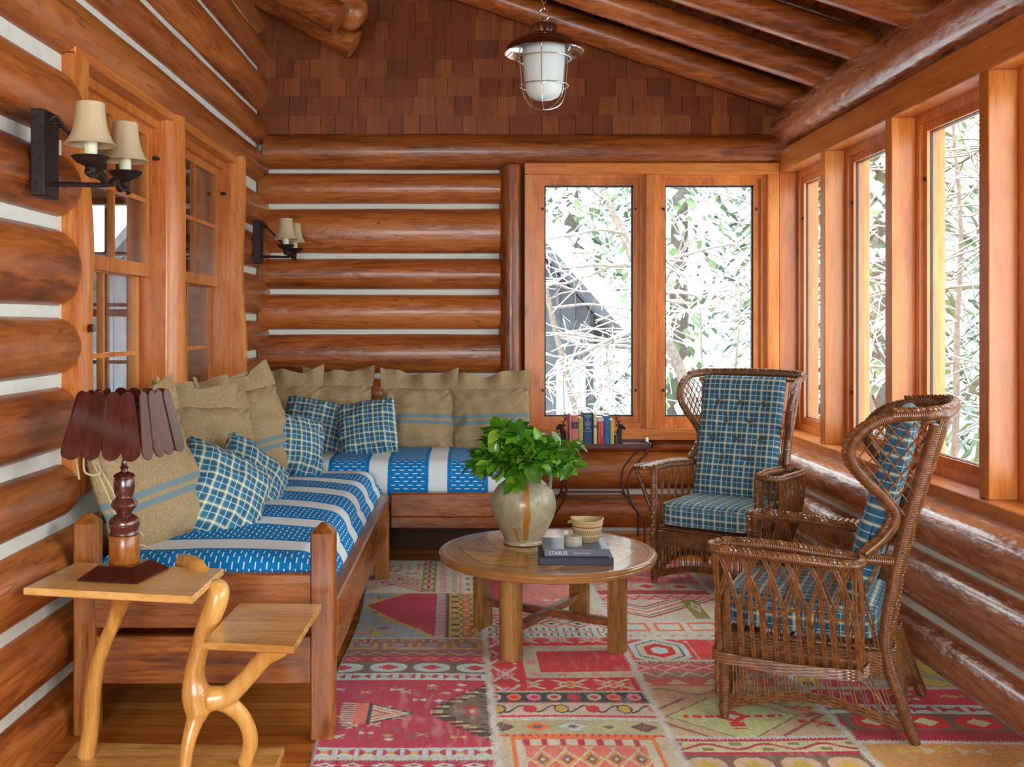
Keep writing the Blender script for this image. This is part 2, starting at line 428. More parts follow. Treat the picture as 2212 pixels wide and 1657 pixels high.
# window in the back wall
def casement(parent, x0, x1, z0, z1, y):
    """wooden casement in the XZ plane: frame, dark gasket, pane"""
    f = MB(); g = .085
    for s in range(2):
        d = g*.55*s; yy = y+.022*s; wd = .048
        f.box((x0+d, yy, z0+d), (x0+d+wd, yy+.07, z1-d)); f.box((x1-d-wd, yy, z0+d), (x1-d, yy+.07, z1-d))
        f.box((x0+d+wd, yy, z0+d), (x1-d-wd, yy+.07, z0+d+wd)); f.box((x0+d+wd, yy, z1-d-wd), (x1-d-wd, yy+.07, z1-d))
    f.build('window_frame', M['trimZ'], parent, smooth=False)
    k = MB(); a = g+.012; t_ = .014; yy = y+.05
    X0, X1, Z0, Z1 = x0+a-.004, x1-a+.004, z0+a-.004, z1-a+.004
    k.box((X0, yy, Z0), (X0+t_, yy+.03, Z1)); k.box((X1-t_, yy, Z0), (X1, yy+.03, Z1))
    k.box((X0, yy, Z0), (X1, yy+.03, Z0+t_)); k.box((X0, yy, Z1-t_), (X1, yy+.03, Z1))
    k.build('gasket', M['black'], parent, smooth=False)
    MB().box((X0, yy+.012, Z0), (X1, yy+.018, Z1)).build('pane', M['glass'], parent, smooth=False)
    for xx in (X0-.012, X1+.012):
        for zz in (z0+.30, z1-.28):
            MB().box((xx-.007, y-.006, zz-.01), (xx+.007, y+.03, zz+.01), bev=.003).build('latch', M['iron'], parent)
win1 = empty('window_1', kind='structure'); win2 = empty('window_2', kind='structure')
casement(win1, .455, 1.330, .79, 2.765, 7.88); casement(win2, 1.385, 2.260, .79, 2.765, 7.88)
MB().box((.393, 7.83, 2.745), (2.34, 7.96, 2.832), bev=.004).build('trim_1', M['trimX'], kind='structure')
MB().box((.393, 7.835, .80), (.462, 7.96, 2.745), bev=.004).build('trim_2', M['trimZ'], kind='structure')
MB().box((1.322, 7.835, .80), (1.393, 7.99, 2.745), bev=.004).build('trim_3', M['trimZ'], kind='structure')
MB().box((2.252, 7.835, .80), (2.34, 7.96, 2.745), bev=.004).build('trim_4', M['trimZ'], kind='structure')
MB().box((.393, 7.81, .715), (2.34, 7.99, .80), bev=.004).build('trim_5', M['trimX'], kind='structure')

# right wall
wr = empty('wall_right', kind='structure')
MB().box((2.235, -2.1, 0), (2.60, 8.0, .715)).build('chinking', M['chink'], wr, smooth=False)
for i, (cz, h, cx, a) in enumerate(((.615, .125, 2.30, .165), (.335, .15, 2.30, .18), (.03, .135, 2.30, .175))):
    log(wr, 'Y', -2.1, 7.9, (cx, cz), a, h, 500+i*9, M['logR'], amp=.8)
MB().box((2.30, -2.1, .712), (2.62, 7.9, .80), bev=.004).build('trim_6', M['trimY'], kind='structure')
MB().box((2.34, -2.1, 2.756), (2.62, 7.9, 2.925), bev=.004).build('trim_7', M['trimY'], kind='structure')
MB().box((2.43, -2.1, 2.90), (2.60, 8.0, 3.3)).build('chinking', M['chink'], wr, smooth=False)
log(wr, 'Y', -2.1, 7.92, (2.475, 3.125), .185, .175, 560, M['logR'], name='plate_log', amp=.9)
for i, py in enumerate(PY):
    o = MB().box((2.34, py-.045, .80), (2.475, py+.045, 2.757), bev=.004); 
    o.build('trim_%d' % (8+i), M['trimZ'], kind='structure')
for i in range(9):
    y1, y0 = PY[i]-.045, PY[i+1]+.045
    W_ = empty('window_%d' % (3+i), kind='structure'); f = MB()
    for s in range(2):
        d = .045*s; xx = 2.475+.022*s; wd = .05
        f.box((xx, y0+d, .80+d), (xx+.07, y0+d+wd, 2.756-d)); f.box((xx, y1-d-wd, .80+d), (xx+.07, y1-d, 2.756-d))
        f.box((xx, y0+d+wd, .80+d), (xx+.07, y1-d-wd, .80+d+wd)); f.box((xx, y0+d+wd, 2.756-d-wd), (xx+.07, y1-d-wd, 2.756-d))
    f.build('window_frame', M['trimZ'], W_, smooth=False)
    k = MB(); Y0, Y1, Z0, Z1 = y0+.085, y1-.085, .885, 2.671; t_ = .013; xx = 2.515
    k.box((xx, Y0, Z0), (xx+.014, Y0+t_, Z1)); k.box((xx, Y1-t_, Z0), (xx+.014, Y1, Z1)); k.box((xx, Y0, Z0), (xx+.03, Y1, Z0+t_)); k.box((xx, Y0, Z1-t_), (xx+.03, Y1, Z1))
    k.build('gasket', M['black'], W_, smooth=False)
    MB().box((xx+.012, Y0, Z0), (xx+.018, Y1, Z1)).build('pane', M['glass'], W_, smooth=False)
    for yy in (Y0-.012, Y1+.012):
        for zz in (1.15, 2.4): MB().box((2.488, yy-.008, zz-.01), (2.51, yy+.008, zz+.01), bev=.003).build('latch', M['iron'], W_)
    # outside casing boards
    MB().box((2.56, y1-.012, .6), (2.635, y1+.11, 2.95)).build('outside_casing', M['trimZ'], W_, smooth=False)

# wall behind the camera, with its own windows
wf = empty('wall_front', kind='structure')
mb = MB(); xs = [-1.9, -1.15, -.25, -.1, .8, .95, 1.85, 2.6]
mb.box((-1.9, -2.1, 0), (2.6, -2.0, .75)); mb.box((-1.9, -2.1, 2.65), (2.6, -2.0, 5))
for a, b in ((-1.9, -1.7), (-.5, -.4), (.75, 2.6)): mb.box((a, -2.1, .75), (b, -2.0, 2.65))
mb.build('panel', M['logX'], wf, smooth=False)

# sloping porch ceiling: boards running front to back over round rafters
SL = .335
def zc(x): return 3.31+(2.35-x)*SL
ce = empty('ceiling', kind='structure')
x = 3.0; k = 0
while x > -1.95:
    x2 = x-.135; mb = MB(); u = .118
    vs = [(x-.003, -2.1, zc(x)+u), (x2+.003, -2.1, zc(x2)+u), (x2+.003, 8.05, zc(x2)+u), (x-.003, 8.05, zc(x)+u)]
    vs += [(a, b, c+.03) for a, b, c in vs]
    mb.add(vs, [(0,1,2,3), (7,6,5,4), (0,4,5,1), (1,5,6,2), (2,6,7,3), (3,7,4,0)]).build('ceiling_board', M['bedY'], ce, smooth=False)
    x = x2; k += 1
MB().add([(3.1, -2.2, zc(3.1)+.16), (-2.1, -2.2, zc(-2.1)+.16), (-2.1, 8.1, zc(-2.1)+.16), (3.1, 8.1, zc(3.1)+.16), (3.1, -2.2, zc(3.1)+.3), (-2.1, -2.2, zc(-2.1)+.3), (-2.1, 8.1, zc(-2.1)+.3), (3.1, 8.1, zc(3.1)+.3)],
         [(0,1,2,3), (7,6,5,4), (0,4,5,1), (1,5,6,2), (2,6,7,3), (3,7,4,0)]).build('roof_deck', M['backing'], ce, smooth=False)
ry = 7.70; k = 0
ang = math.atan(SL)
while ry > -2:
    f = wob(700+k); n = 40; P = []; rr = []
    for i in range(n+1):
        xx = 2.62-(2.62+1.75)*i/n; P.append((xx, ry, zc(xx)-.0)); rr.append(.098*(1+f(xx, 0)*1.3))
    MB().tube(P, rr, 20).build('rafter', M['logX'], ce)
    ry -= .71; k += 1
# rafter tails of the main roof showing over the log wall
def tail(y, x1, z1, r, slope, name='rafter_tail', rounded=False):
    P = []; rr = []; n = 14
    for i in range(n+1):
        xx = -1.75+(x1+1.75)*i/n; P.append((xx, y, z1-(xx-x1)*slope)); rr.append(r)
    if rounded:
        for d, k_ in ((.03, .93), (.055, .75), (.07, .45)): P.append((x1+d, y, z1-d*slope)); rr.append(r*k_)
    MB().tube(P, rr, 22).build(name, M['logX'], ce)
tail(7.45, -.86, 3.635, .105, .55); tail(6.72, -.88, 3.60, .105, .55); tail(7.05, -.83, 3.74, .125, .75, 'purlin_end', True)
mb = MB(); mb.box((-1.9, 6.0, 0), (-.72, 7.9, .03)); 
mb.build('eave_board', M['bedY'], ce, smooth=False, M=Matrix.Translation((0, 0, 3.42)) @ Matrix.Rotation(math.atan(.55), 4, 'Y') @ Matrix.Translation((0, 0, .36)))

# double windows of the left wall, seen from the porch side
live = MB()
def live_post(y0, y1, x0, x1, seed, z0=.9, z1=2.74, name='trim_20', wavy=.02):
    f = wob(seed); mb = MB(); n = 40
    for i in range(n+1):
        z = z0+(z1-z0)*i/n; e = wavy*(math.sin(z*3.1+seed)+.6*math.sin(z*7.3+seed*2))
        ring = [(x0, y0), (x1+e*.5, y0), (x1+.012+e, (y0+y1)/2-.02), (x1+e*.6, y1), (x0, y1)]
        mb.v += [(a, b, z) for a, b in ring]
    for i in range(n):
        for q in range(5):
            l = (q+1) % 5; mb.f.append((i*5+q, i*5+l, (i+1)*5+l, (i+1)*5+q))
    mb.f += [(4, 3, 2, 1, 0), tuple(n*5+q for q in range(5))]
    return mb.build(name, M['trimZ'], kind='structure', sharp=50)
live_post(4.14, 4.30, -1.76, -1.60, 3, z1=2.70, name='trim_20')
live_post(6.97, 7.06, -1.76, -1.565, 11, name='trim_22', wavy=.016)
log(None, 'Z', .9, 2.74, (-1.66, 5.60), .085, .115, 812, M['trimZ'], name='trim_21', amp=1.6)['kind'] = 'structure'
MB().box((-1.80, 4.14, 2.69), (-1.605, 7.06, 2.76), bev=.006).build('trim_23', M['trimY'], kind='structure')
MB().box((-1.86, 4.14, .90), (-1.60, 7.06, .96), bev=.006).build('trim_24', M['trimY'], kind='structure')
def dh(name, y0, y1):
    W_ = empty(name, kind='structure'); j = MB()
    for k, (d, x) in enumerate(((0, -1.645), (.018, -1.675), (.036, -1.705))):
        j.box((-1.84, y0+d-.05, .96), (x, y0+d, 2.69)); j.box((-1.84, y1-d, .96), (x, y1-d+.05, 2.69))
    j.box((-1.84, y0, 2.64), (-1.68, y1, 2.69)); j.box((-1.84, y0, .96), (-1.68, y1, 1.0))
    j.build('jamb', M['trimZ'], W_, smooth=False)
    y0 += .04; y1 -= .04
    for nm, x, z0, z1 in (('upper_sash', -1.715, 1.85, 2.645), ('lower_sash', -1.765, 1.0, 1.90)):
        a, b = (y0, y1) if nm[0] == 'u' else (y0+.02, y1-.02)
        s = MB(); wd = .055; t_ = .04
        s.box((x-t_, a, z0), (x, a+wd, z1)); s.box((x-t_, b-wd, z0), (x, b, z1)); s.box((x-t_, a+wd, z0), (x, b-wd, z0+wd+.01)); s.box((x-t_, a+wd, z1-wd), (x, b-wd, z1))
        c = (a+b)/2; zm = (z0+z1)/2
        s.box((x-t_+.005, c-.011, z0+wd), (x-.003, c+.011, z1-wd)); s.box((x-t_+.005, a+wd, zm-.012), (x-.004, b-wd, zm+.012))
        sash = s.build(nm, M['trimZ'], W_, smooth=False)
        MB().box((x-t_*.5-.002, a+wd-.005, z0+wd-.005), (x-t_*.5+.002, b-wd+.005, z1-wd+.005)).build('pane', M['glass'], sash, smooth=False)
    MB().box((-1.70, y1+.0, 2.47), (-1.672, y1+.035, 2.49), bev=.004).build('latch', M['iron'], W_)
    return W_
d1 = dh('window_20', 4.34, 5.48); d2 = dh('window_21', 5.74, 6.95)
MB().box((-1.80, 4.42, 2.55), (-1.785, 5.38, 2.575)).build('blind_rail', M['steel'], d1, smooth=False)
MB().tube([(-1.62, 4.225, 1.58), (-1.585, 4.215, 1.582), (-1.555, 4.21, 1.583)], [.017, .02, .016], 7).build('peg', M['walnut'], wl)

# the dim room beyond those windows
MB().box((-6, 2.4, -.1), (-1.86, 8.3, 0)).build('floor_2', M['bedX'], kind='structure', smooth=False)
MB().box((-6, 2.4, 2.9), (-1.86, 8.5, 3.0)).build('ceiling_2', M['bedX'], kind='structure', smooth=False)
MB().box((-6, 2.3, 0), (-1.86, 2.4, 3)).build('wall_near', M['darkX'], kind='structure', smooth=False)
MB().box((-6.1, 2.3, 0), (-6, 8.5, 3)).build('wall_far', M['darkZ'], kind='structure', smooth=False)
wx = empty('wall_inner', kind='structure'); XA, XB = -3.75, -2.68
sb = MB()
for a, b in (((-6, 8.30, 0), (XA, 8.4, 3)), ((XB, 8.30, 0), (-1.86, 8.4, 3)), ((XA, 8.30, 0), (XB, 8.4, .85)), ((XA, 8.30, 2.62), (XB, 8.4, 3))): sb.box(a, b)
sb.build('chinking', M['chink'], wx, smooth=False)
for i in range(9):
    z0, z1 = CB[i]+.03, CB[i+1]+.03; cz = (z0+z1)/2
    for a, b in ((-6, XA), (XB, -1.86)): log(wx, 'X', a, b, (8.38, cz), .15, (z1-z0-.05)/1.9, 900+i)
W5 = empty('window_22', kind='structure'); f = MB()
for x in (XA, -3.22, XB-.06): f.box((x, 8.24, .85), (x+.07, 8.34, 2.62))
for z in (.85, 1.28, 1.66, 1.74, 2.15, 2.56): f.box((XA, 8.25, z), (XB, 8.33, z+(.06 if z in (.85, 1.66, 2.56) else .03)))
for x in (-3.5, -2.97): f.box((x, 8.26, .85), (x+.025, 8.31, 2.62))
f.build('window_frame', M['darkZ'], W5, smooth=False)
MB().box((XA, 8.29, .85), (XB, 8.295, 2.62)).build('pane', M['glass'], W5, smooth=False)
cu = MB(); M['curtain'] = plain('wine_curtain', (.16, .03, .035), .9, 0, .4, 60, .1)
cu.grid(60, 6, lambda u, v: (-2.72+.42*u, 8.18+.02*math.sin(u*60), .3+2.3*v)); cu.build('curtain', M['curtain'], W5)
portal((-3.2, 8.46, 1.73), (R(-90), 0, 0), 1.05, 1.75)
# ------------------------------------------------------------------ cloth materials
def plaid(name, sc_=1.0):
    m, nt, b = newmat(name); N = NB(nt)
    t = N.n('ShaderNodeTexCoord'); sp = N.n('ShaderNodeSeparateXYZ'); N.link(t.outputs['UV'], sp.inputs[0])
    P = .070*sc_
    def band(v, c, w_, soft=.25, per=P):
        f = N.math('FRACT', N.math('ADD', N.math('DIVIDE', v, per), .5-c)); d = N.math('ABSOLUTE', N.math('SUBTRACT', f, .5))
        return N.mapr(d, w_*(1-soft), w_*(1+soft), 1, 0)
    col = (.02, .085, .165)
    u, v = sp.outputs[0], sp.outputs[1]
    dark = N.math('MAXIMUM', band(u, .75, .13, .3), band(v, .75, .13, .3))
    c = N.mix(N.math('MULTIPLY', dark, .55), (.016, .125, .205), (.008, .046, .085))
    halo = N.math('ADD', N.math('MULTIPLY', band(u, 0, .11, .35), .34), N.math('MULTIPLY', band(v, 0, .11, .35), .34))
    c = N.mix(halo, c, (.42, .52, .50))
    yl = N.math('ADD', N.math('MULTIPLY', band(u, 0, .045, .3), .5), N.math('MULTIPLY', band(v, 0, .045, .3), .5), clamp=True)
    c = N.mix(yl, c, (.88, .70, .28))
    wt = N.math('MAXIMUM', band(u, .5, .02, .2), band(v, .5, .02, .2)); c = N.mix(N.math('MULTIPLY', wt, .75), c, (.62, .75, .82))
    nz = N.noise(t.outputs['UV'], 600, 2); c = N.mix(N.math('MULTIPLY', nz, .25), c, (.05, .12, .2), 'MULTIPLY') if False else c
    N.link(c, b.inputs['Base Color']); b.inputs['Roughness'].default_value = .75
    b.inputs['Sheen Weight'].default_value = .05
    n5 = N.noise(N.coords('Object'), 9, 3); N.bump(n5, .35, .012, b, N.bump(nz, .15, .001, b)); return m
M['plaid'] = plaid('blue_plaid_cotton')
def burlap():
    m, nt, b = newmat('burlap_sacking'); N = NB(nt)
    t = N.n('ShaderNodeTexCoord'); sp = N.n('ShaderNodeSeparateXYZ'); N.link(t.outputs['UV'], sp.inputs[0])
    u = N.math('SINE', N.math('MULTIPLY', sp.outputs[0], 2200)); v = N.math('SINE', N.math('MULTIPLY', sp.outputs[1], 2200))
    wv = N.math('MULTIPLY', u, v); nz = N.noise(t.outputs['UV'], 90, 4, .6); n2 = N.noise(N.coords('UV', (260, 40, 1)), 1, 3)
    g = N.math('ADD', N.math('MULTIPLY', wv, .08), N.math('ADD', N.math('MULTIPLY', nz, .5), N.math('MULTIPLY', n2, .4)))
    c = N.ramp(g, [(.25, (.22, .14, .065)), (.47, (.38, .265, .13)), (.7, (.54, .41, .23))])
    v_ = sp.outputs[1]
    def st(a, w_):
        return N.mapr(N.math('ABSOLUTE', N.math('SUBTRACT', N.math('ADD', v_, N.math('MULTIPLY', nz, .004)), a)), w_, w_+.003, 1, 0)
    s = N.math('MAXIMUM', st(.245, .013), st(.198, .013))
    c = N.mix(N.math('MULTIPLY', s, .85), c, (.13, .23, .27))
    N.link(c, b.inputs['Base Color']); b.inputs['Roughness'].default_value = .9
    h = N.math('ADD', N.math('MULTIPLY', wv, .5), nz)
    n5 = N.noise(N.coords('Object'), 8, 3, .55)
    N.bump(n5, .5, .02, b, N.bump(h, .4, .0015, b)); return m
M['burlap'] = burlap()
M['twine'] = plain('jute_twine', (.55, .42, .24), .9, 0, .3, 200, .15)
def ikat(name, per, blue, off, dense=1.0):
    """UV: u along the stripes, v across them"""
    m, nt, b = newmat(name); N = NB(nt)
    t = N.n('ShaderNodeTexCoord'); sp = N.n('ShaderNodeSeparateXYZ'); N.link(t.outputs['UV'], sp.inputs[0])
    u, v0 = sp.outputs[0], sp.outputs[1]
    jag = N.noise(N.coords('UV', (160, 6, 1)), 1, 2)
    v = N.math('ADD', v0, N.math('MULTIPLY', N.math('SUBTRACT', jag, .5), .012))
    f = N.math('FRACT', N.math('DIVIDE', N.math('SUBTRACT', v, off), per)); bw = blue/per
    inb = N.mapr(N.math('ABSOLUTE', N.math('SUBTRACT', f, bw/2)), bw/2-.008, bw/2+.008, 1, 0)
    n0 = N.noise(N.coords('UV', (30, 30, 1)), 1, 3)
    c = N.mix(n0, (.0, .145, .40), (.004, .23, .56))
    edge = N.mapr(N.math('ABSOLUTE', N.math('SUBTRACT', f, bw/2)), bw*.38, bw*.42, 0, 1)
    # dashes
    row = N.math('DIVIDE', u, .023); rf = N.math('FRACT', row); ri = N.math('FLOOR', row)
    odd = N.math('MODULO', ri, 2.0)
    dl = .056*dense
    dd = N.math('FRACT', N.math('ADD', N.math('DIVIDE', v0, dl), N.math('MULTIPLY', odd, .5)))
    dash = N.math('MULTIPLY', N.math('LESS_THAN', N.math('ABSOLUTE', N.math('SUBTRACT', rf, .5)), .11), N.math('LESS_THAN', dd, .55))
    dash = N.math('MULTIPLY', dash, N.math('SUBTRACT', 1.0, edge))
    c = N.mix(dash, c, (.72, .80, .84))
    c = N.mix(inb, (.69, .75, .76), c)
    N.link(c, b.inputs['Base Color']); b.inputs['Roughness'].default_value = .8; b.inputs['Specular IOR Level'].default_value = .2
    fold = N.noise(N.coords('Object'), 5, 3); N.bump(fold, .35, .02, b, N.bump(N.noise(t.outputs['UV'], 500, 2), .15, .001, b)); return m
M['ikatL'] = ikat('blue_ikat_stripe', .42, .27, 3.905)
M['ikatB'] = ikat('blue_ikat_stripe_wide', .385, .265, -.168)

# ------------------------------------------------------------------ pillows
def pillow(name, w_, h_, t_, loc, yaw, pitch, roll, mat, label, cat, group, seed=0, flange=0, crease=1.0, sag=.0, uvs=0):
    """stands in local XZ facing -Y; pitch leans the top back (+Y local)"""
    nv, nu = 36, 36
    def th(u, v):
        q = max(0, 1-abs(u)**2.2)**.6*max(0, 1-abs(v)**2.2)**.6
        return q
    def nz(x, y, z, s=1): return noise.noise(Vector((x*s+seed*3.7, y*s, z*s)))
    mb = MB()
    def side(sg):
        def f(a, c):
            u, v = 2*a-1, 2*c-1
            u_ = math.sin(u*math.pi/2*.98)/math.sin(math.pi/2*.98); v_ = math.sin(v*math.pi/2*.98)/math.sin(math.pi/2*.98)
            q = th(u_, v_)
            rc = 1-.07*(abs(u_)*abs(v_))**3
            x = u_*w_/2*(1-.05*(1-v_*v_))*rc; z = v_*h_/2*(1-.05*(1-u_*u_))*rc
            wr = (nz(u_*3, v_*3, sg*2)*.034+abs(nz(u_*2.2+5, v_*2.2, sg))*-.05+nz(u_*7, v_*7, sg)*.010)*crease
            ridge = math.sin((u_*1.0+v_*.9)*6+seed)*.010*crease*(1-q)
            y = -sg*(t_/2*q*(1-sag*v_)) + (wr+ridge)*min(1, (1-q)*1.3+.25)*(.2+q)
            # corner gathers
            cr = max(0, abs(u_)+abs(v_)-1.15); y += -sg*.014*math.sin(10*(abs(u_)-abs(v_))*2)*cr*crease
            return (x, y, z)
        return f
    uvf = lambda a, c: (math.sin((2*a-1)*math.pi/2*.98)*w_/2+w_/2+uvs, (math.sin((2*c-1)*math.pi/2*.98)*.5+.5)*h_)
    n0 = 0
    mb.grid(nu, nv, side(1), uvf); k = len(mb.f)
    m2 = MB().grid(nu, nv, side(-1), uvf); m2.f = [f[::-1] for f in m2.f]; mb.add(m2.v, m2.f, m2.uv)
    o = mb.build(name, mat, None, sharp=80)
    if flange:
        fl = MB()
        for sg in (1, -1):
            def ff(a, c):
                u = 2*a-1; x = u*w_/2*(.99+.03*c)
                z = h_/2-.012+c*flange*(1+.34*nz(u*1.5, sg, 5)+.26*u*u) - .016*(1-u*u)
                y = -sg*(.006+.03*c*abs(nz(u*1.8, 3*sg, 1))*2) + .050*c*nz(u*2.4, 1.0, 7)*2 + .016*c*math.sin(u*5+seed) + .02*c*c*(1 if seed % 2 else -1)
                return (x, y, z)
            g = MB().grid(30, 6, ff, lambda a, c: (a*w_, h_+c*flange))
            if sg < 0: g.f = [f[::-1] for f in g.f]
            fl.add(g.v, g.f, g.uv)
        # flange closed down its sides by a hem
        fl.build('open_hem', mat, o, sharp=80)
    o.rotation_mode = 'XYZ'
    Mx = Matrix.Translation(loc) @ Matrix.Rotation(yaw, 4, 'Z') @ Matrix.Rotation(-pitch, 4, 'X') @ Matrix.Rotation(roll, 4, 'Y') @ Matrix.Translation((0, 0, h_/2))
    o.matrix_world = Mx
    tag(o, label, cat, group)
    return o

# ------------------------------------------------------------------ daybeds
def post(mb, x0, x1, y0, y1, zt, peak=.03):
    mb.box((x0, y0, 0), (x1, y1, zt-peak), bev=.006)
    cx, cy = (x0+x1)/2, (y0+y1)/2; i = .006
    a = [(x0+i, y0+i, zt-peak), (x1-i, y0+i, zt-peak), (x1-i, y1-i, zt-peak), (x0+i, y1-i, zt-peak)]
    c = [(cx+(p[0]-cx)*.25, cy+(p[1]-cy)*.25, zt) for p in a]
    mb.add(a+c, [(0,1,5,4), (1,2,6,5), (2,3,7,6), (3,0,4,7), (4,5,6,7), (3,2,1,0)])
def mattress(parent, x0, x1, y0, y1, z0, z1, mat, along, crown=.03, side_bulge=.03):
    """rounded cushion; the fabric pattern runs on over the edges"""
    mb = MB(); r = .085
    hx, hy = (x1-x0)/2, (y1-y0)/2; cx, cy = (x0+x1)/2, (y0+y1)/2
    n = 56
    def fn(a, c):
        u, v = 2*a-1, 2*c-1; return u, v
    # parametrize by drape distance: s across x from -(hx+H) to hx+H
    H = z1-z0
    def prof(s, h):
        # returns offset from centre and drop
        q = h-r; e = abs(s); sg = 1 if s >= 0 else -1
        if e <= q: return s, 0
        arc = r*math.pi/2
        if e <= q+arc:
            t = (e-q)/r; return sg*(q+r*math.sin(t)), r*(1-math.cos(t))
        d = e-q-arc; return sg*(h+side_bulge*math.sin(min(1, d/(H-r))*math.pi)), r+d
    Sx = hx-r+r*math.pi/2+H-r; Sy = hy-r+r*math.pi/2+H-r
    nx, ny = 70, 90
    vs = []; uv = []
    for j in range(ny+1):
        for i in range(nx+1):
            sx = -Sx+2*Sx*i/nx; sy = -Sy+2*Sy*j/ny
            ox, dx = prof(sx, hx); oy, dy = prof(sy, hy)
            if dx > r and dy > r:                      # corner: fold in
                m_ = max(dx, dy); dx_, dy_ = dx, dy
            drop = max(dx, dy) if max(dx, dy) > r else min(H, math.hypot(dx, dy))
            drop = min(H, drop)
            kx, ky = ox/hx, oy/hy
            z = z1-drop+crown*max(0, 1-kx*kx)*max(0, 1-ky*ky)
            z += .006*noise.noise(Vector((ox*4, oy*4, 1)))*(1 if drop < r else .3)
            vs.append((cx+ox, cy+oy, z)); uv.append((cx+sx, cy+sy) if along == 'X' else (cy+sy, cx+sx))
    fs = []
    for j in range(ny):
        for i in range(nx):
            a = j*(nx+1)+i; fs.append((a, a+1, a+nx+2, a+nx+1))
    mb.add(vs, fs, uv)
    mb.add([(x0+.02, y0+.02, z0), (x1-.02, y0+.02, z0), (x1-.02, y1-.02, z0), (x0+.02, y1-.02, z0)], [(3, 2, 1, 0)], [(0, 0)]*4)
    return mb.build('mattress', mat, parent, sharp=80)
bed = empty('daybed', (0, 0, 0), label='stained pine daybed along the log wall, with the peaked corner post at its near end', cat='daybed')
X0, X1, Y0, Y1 = -1.55, -.545, 3.95, 6.46
for nm, (a, b, c, d, zt) in {'post': (-.625, -.535, 3.93, 4.03, .83), 'post2': (X0, X0+.085, 3.97, 4.06, .86)}.items():
    mb = MB(); post(mb, a, b, c, d, zt); mb.build('post', M['bedZ'], bed, sharp=30)
MB().box((-.615, 6.36, 0), (-.525, 6.46, .42), bev=.006).build('leg', M['bedZ'], bed, sharp=30)
MB().box((X0, 6.36, 0), (X0+.09, 6.46, .42), bev=.006).build('leg', M['bedZ'], bed, sharp=30)
MB().box((-.655, 4.03, .41), (-.528, 6.46, .525), bev=.008).build('side_rail', M['bedY'], bed, sharp=30)
MB().box((X0, 4.06, .41), (X0+.05, 6.46, .525), bev=.008).build('side_rail', M['bedY'], bed, sharp=30)
MB().box((-.60, 4.03, .29), (-.533, 6.40, .412), bev=.006).build('side_rail', M['bedY'], bed, sharp=30)
MB().box((-1.47, 3.975, .42), (-.625, 4.02, .63), bev=.005).build('end_board', M['bedX'], bed, sharp=30)
MB().box((-1.47, 3.985, .20), (-.625, 4.025, .385), bev=.005).build('end_board', M['bedX'], bed, sharp=30)
MB().box((-1.47, 4.03, .41), (-.64, 6.40, .44)).build('slat_base', M['bedY'], bed, smooth=False)
mattress(bed, -1.52, -.615, 4.04, 6.50, .44, .675, M['ikatL'], 'X', crown=.045, side_bulge=.035)
bed2 = empty('daybed', (0, 0, 0), label='stained pine daybed under the shingled gable, its front rail behind the jug', cat='daybed')
MB().box((-.525, 6.50, .375), (.46, 6.58, .525), bev=.008).build('front_rail', M['bedX'], bed2, sharp=30)
MB().box((-.525, 6.52, .30), (.46, 6.57, .374), bev=.006).build('front_rail', M['bedX'], bed2, sharp=30)
MB().box((.38, 6.50, 0), (.46, 6.58, .375), bev=.006).build('leg', M['bedZ'], bed2, sharp=30)
MB().box((.38, 7.44, 0), (.46, 7.52, .52), bev=.006).build('leg', M['bedZ'], bed2, sharp=30)
MB().box((-1.50, 7.50, 0), (-1.42, 7.58, .52), bev=.006).build('leg', M['bedZ'], bed2, sharp=30)
MB().box((-1.50, 7.28, .01), (.40, 7.30, .45)).build('underbed_shade_sheet', M['backing'], bed2, smooth=False)  # dark matte sheet added to imitate the shade under the bed
MB().box((-1.52, 6.58, .45), (.44, 7.56, .48)).build('slat_base', M['bedX'], bed2, smooth=False)
MB().box((-1.50, 7.50, .40), (.44, 7.56, .52)).build('back_rail', M['bedX'], bed2, sharp=30)
MB().box((-1.50, 6.50, 0), (-1.42, 6.58, .45)).build('leg', M['bedZ'], bed2, sharp=30)
mattress(bed2, -1.50, .42, 6.62, 7.50, .48, .70, M['ikatB'], 'Y')

# throw pillows: burlap against the walls, plaid in front
G1, G2 = 'burlap sack pillows along the two walls', 'blue plaid throw pillows on the daybeds'
BL = [  # w, h, t, loc, yaw, pitch, roll, label
 (.56, .56, .22, (-1.30, 4.36, .66), R(58), R(16), R(-8), 'striped burlap pillow tied with twine bows, directly behind the wooden lamp'),
 (.58, .54, .20, (-1.31, 5.30, .66), R(50), R(20), R(4), 'burlap pillow with a crumpled open top, just right of the wooden lamp shade'),
 (.56, .58, .20, (-1.20, 5.98, .66), R(46), R(18), R(-9), 'burlap pillow with blue stripes whose pointed top rises highest, leaning before the corner'),
 (.50, .48, .16, (-1.33, 7.34, .69), R(6), R(14), R(0), 'plain burlap pillow tucked in the corner where the two log walls meet'),
 (.52, .48, .16, (-.99, 7.40, .69), R(-1), R(12), R(0), 'burlap pillow against the back logs behind the two plaid pillows that touch'),
 (.56, .46, .18, (-.40, 7.36, .69), R(0), R(13), R(1), 'burlap pillow with two blue stripes, its left half behind a square plaid pillow'),
 (.58, .46, .18, (.14, 7.34, .69), R(0), R(13), R(-2), 'burlap pillow with two blue stripes beside the window casing, above the leafy branches'),
]
sack = []
for i, (w_, h_, t_, loc, yaw, pi_, ro, lab) in enumerate(BL):
    sack.append(pillow('throw_pillow', w_, h_, t_, loc, yaw, pi_, ro, M['burlap'], lab, 'pillow', G1, seed=i+1, flange=.12, crease=1.0, sag=.25))
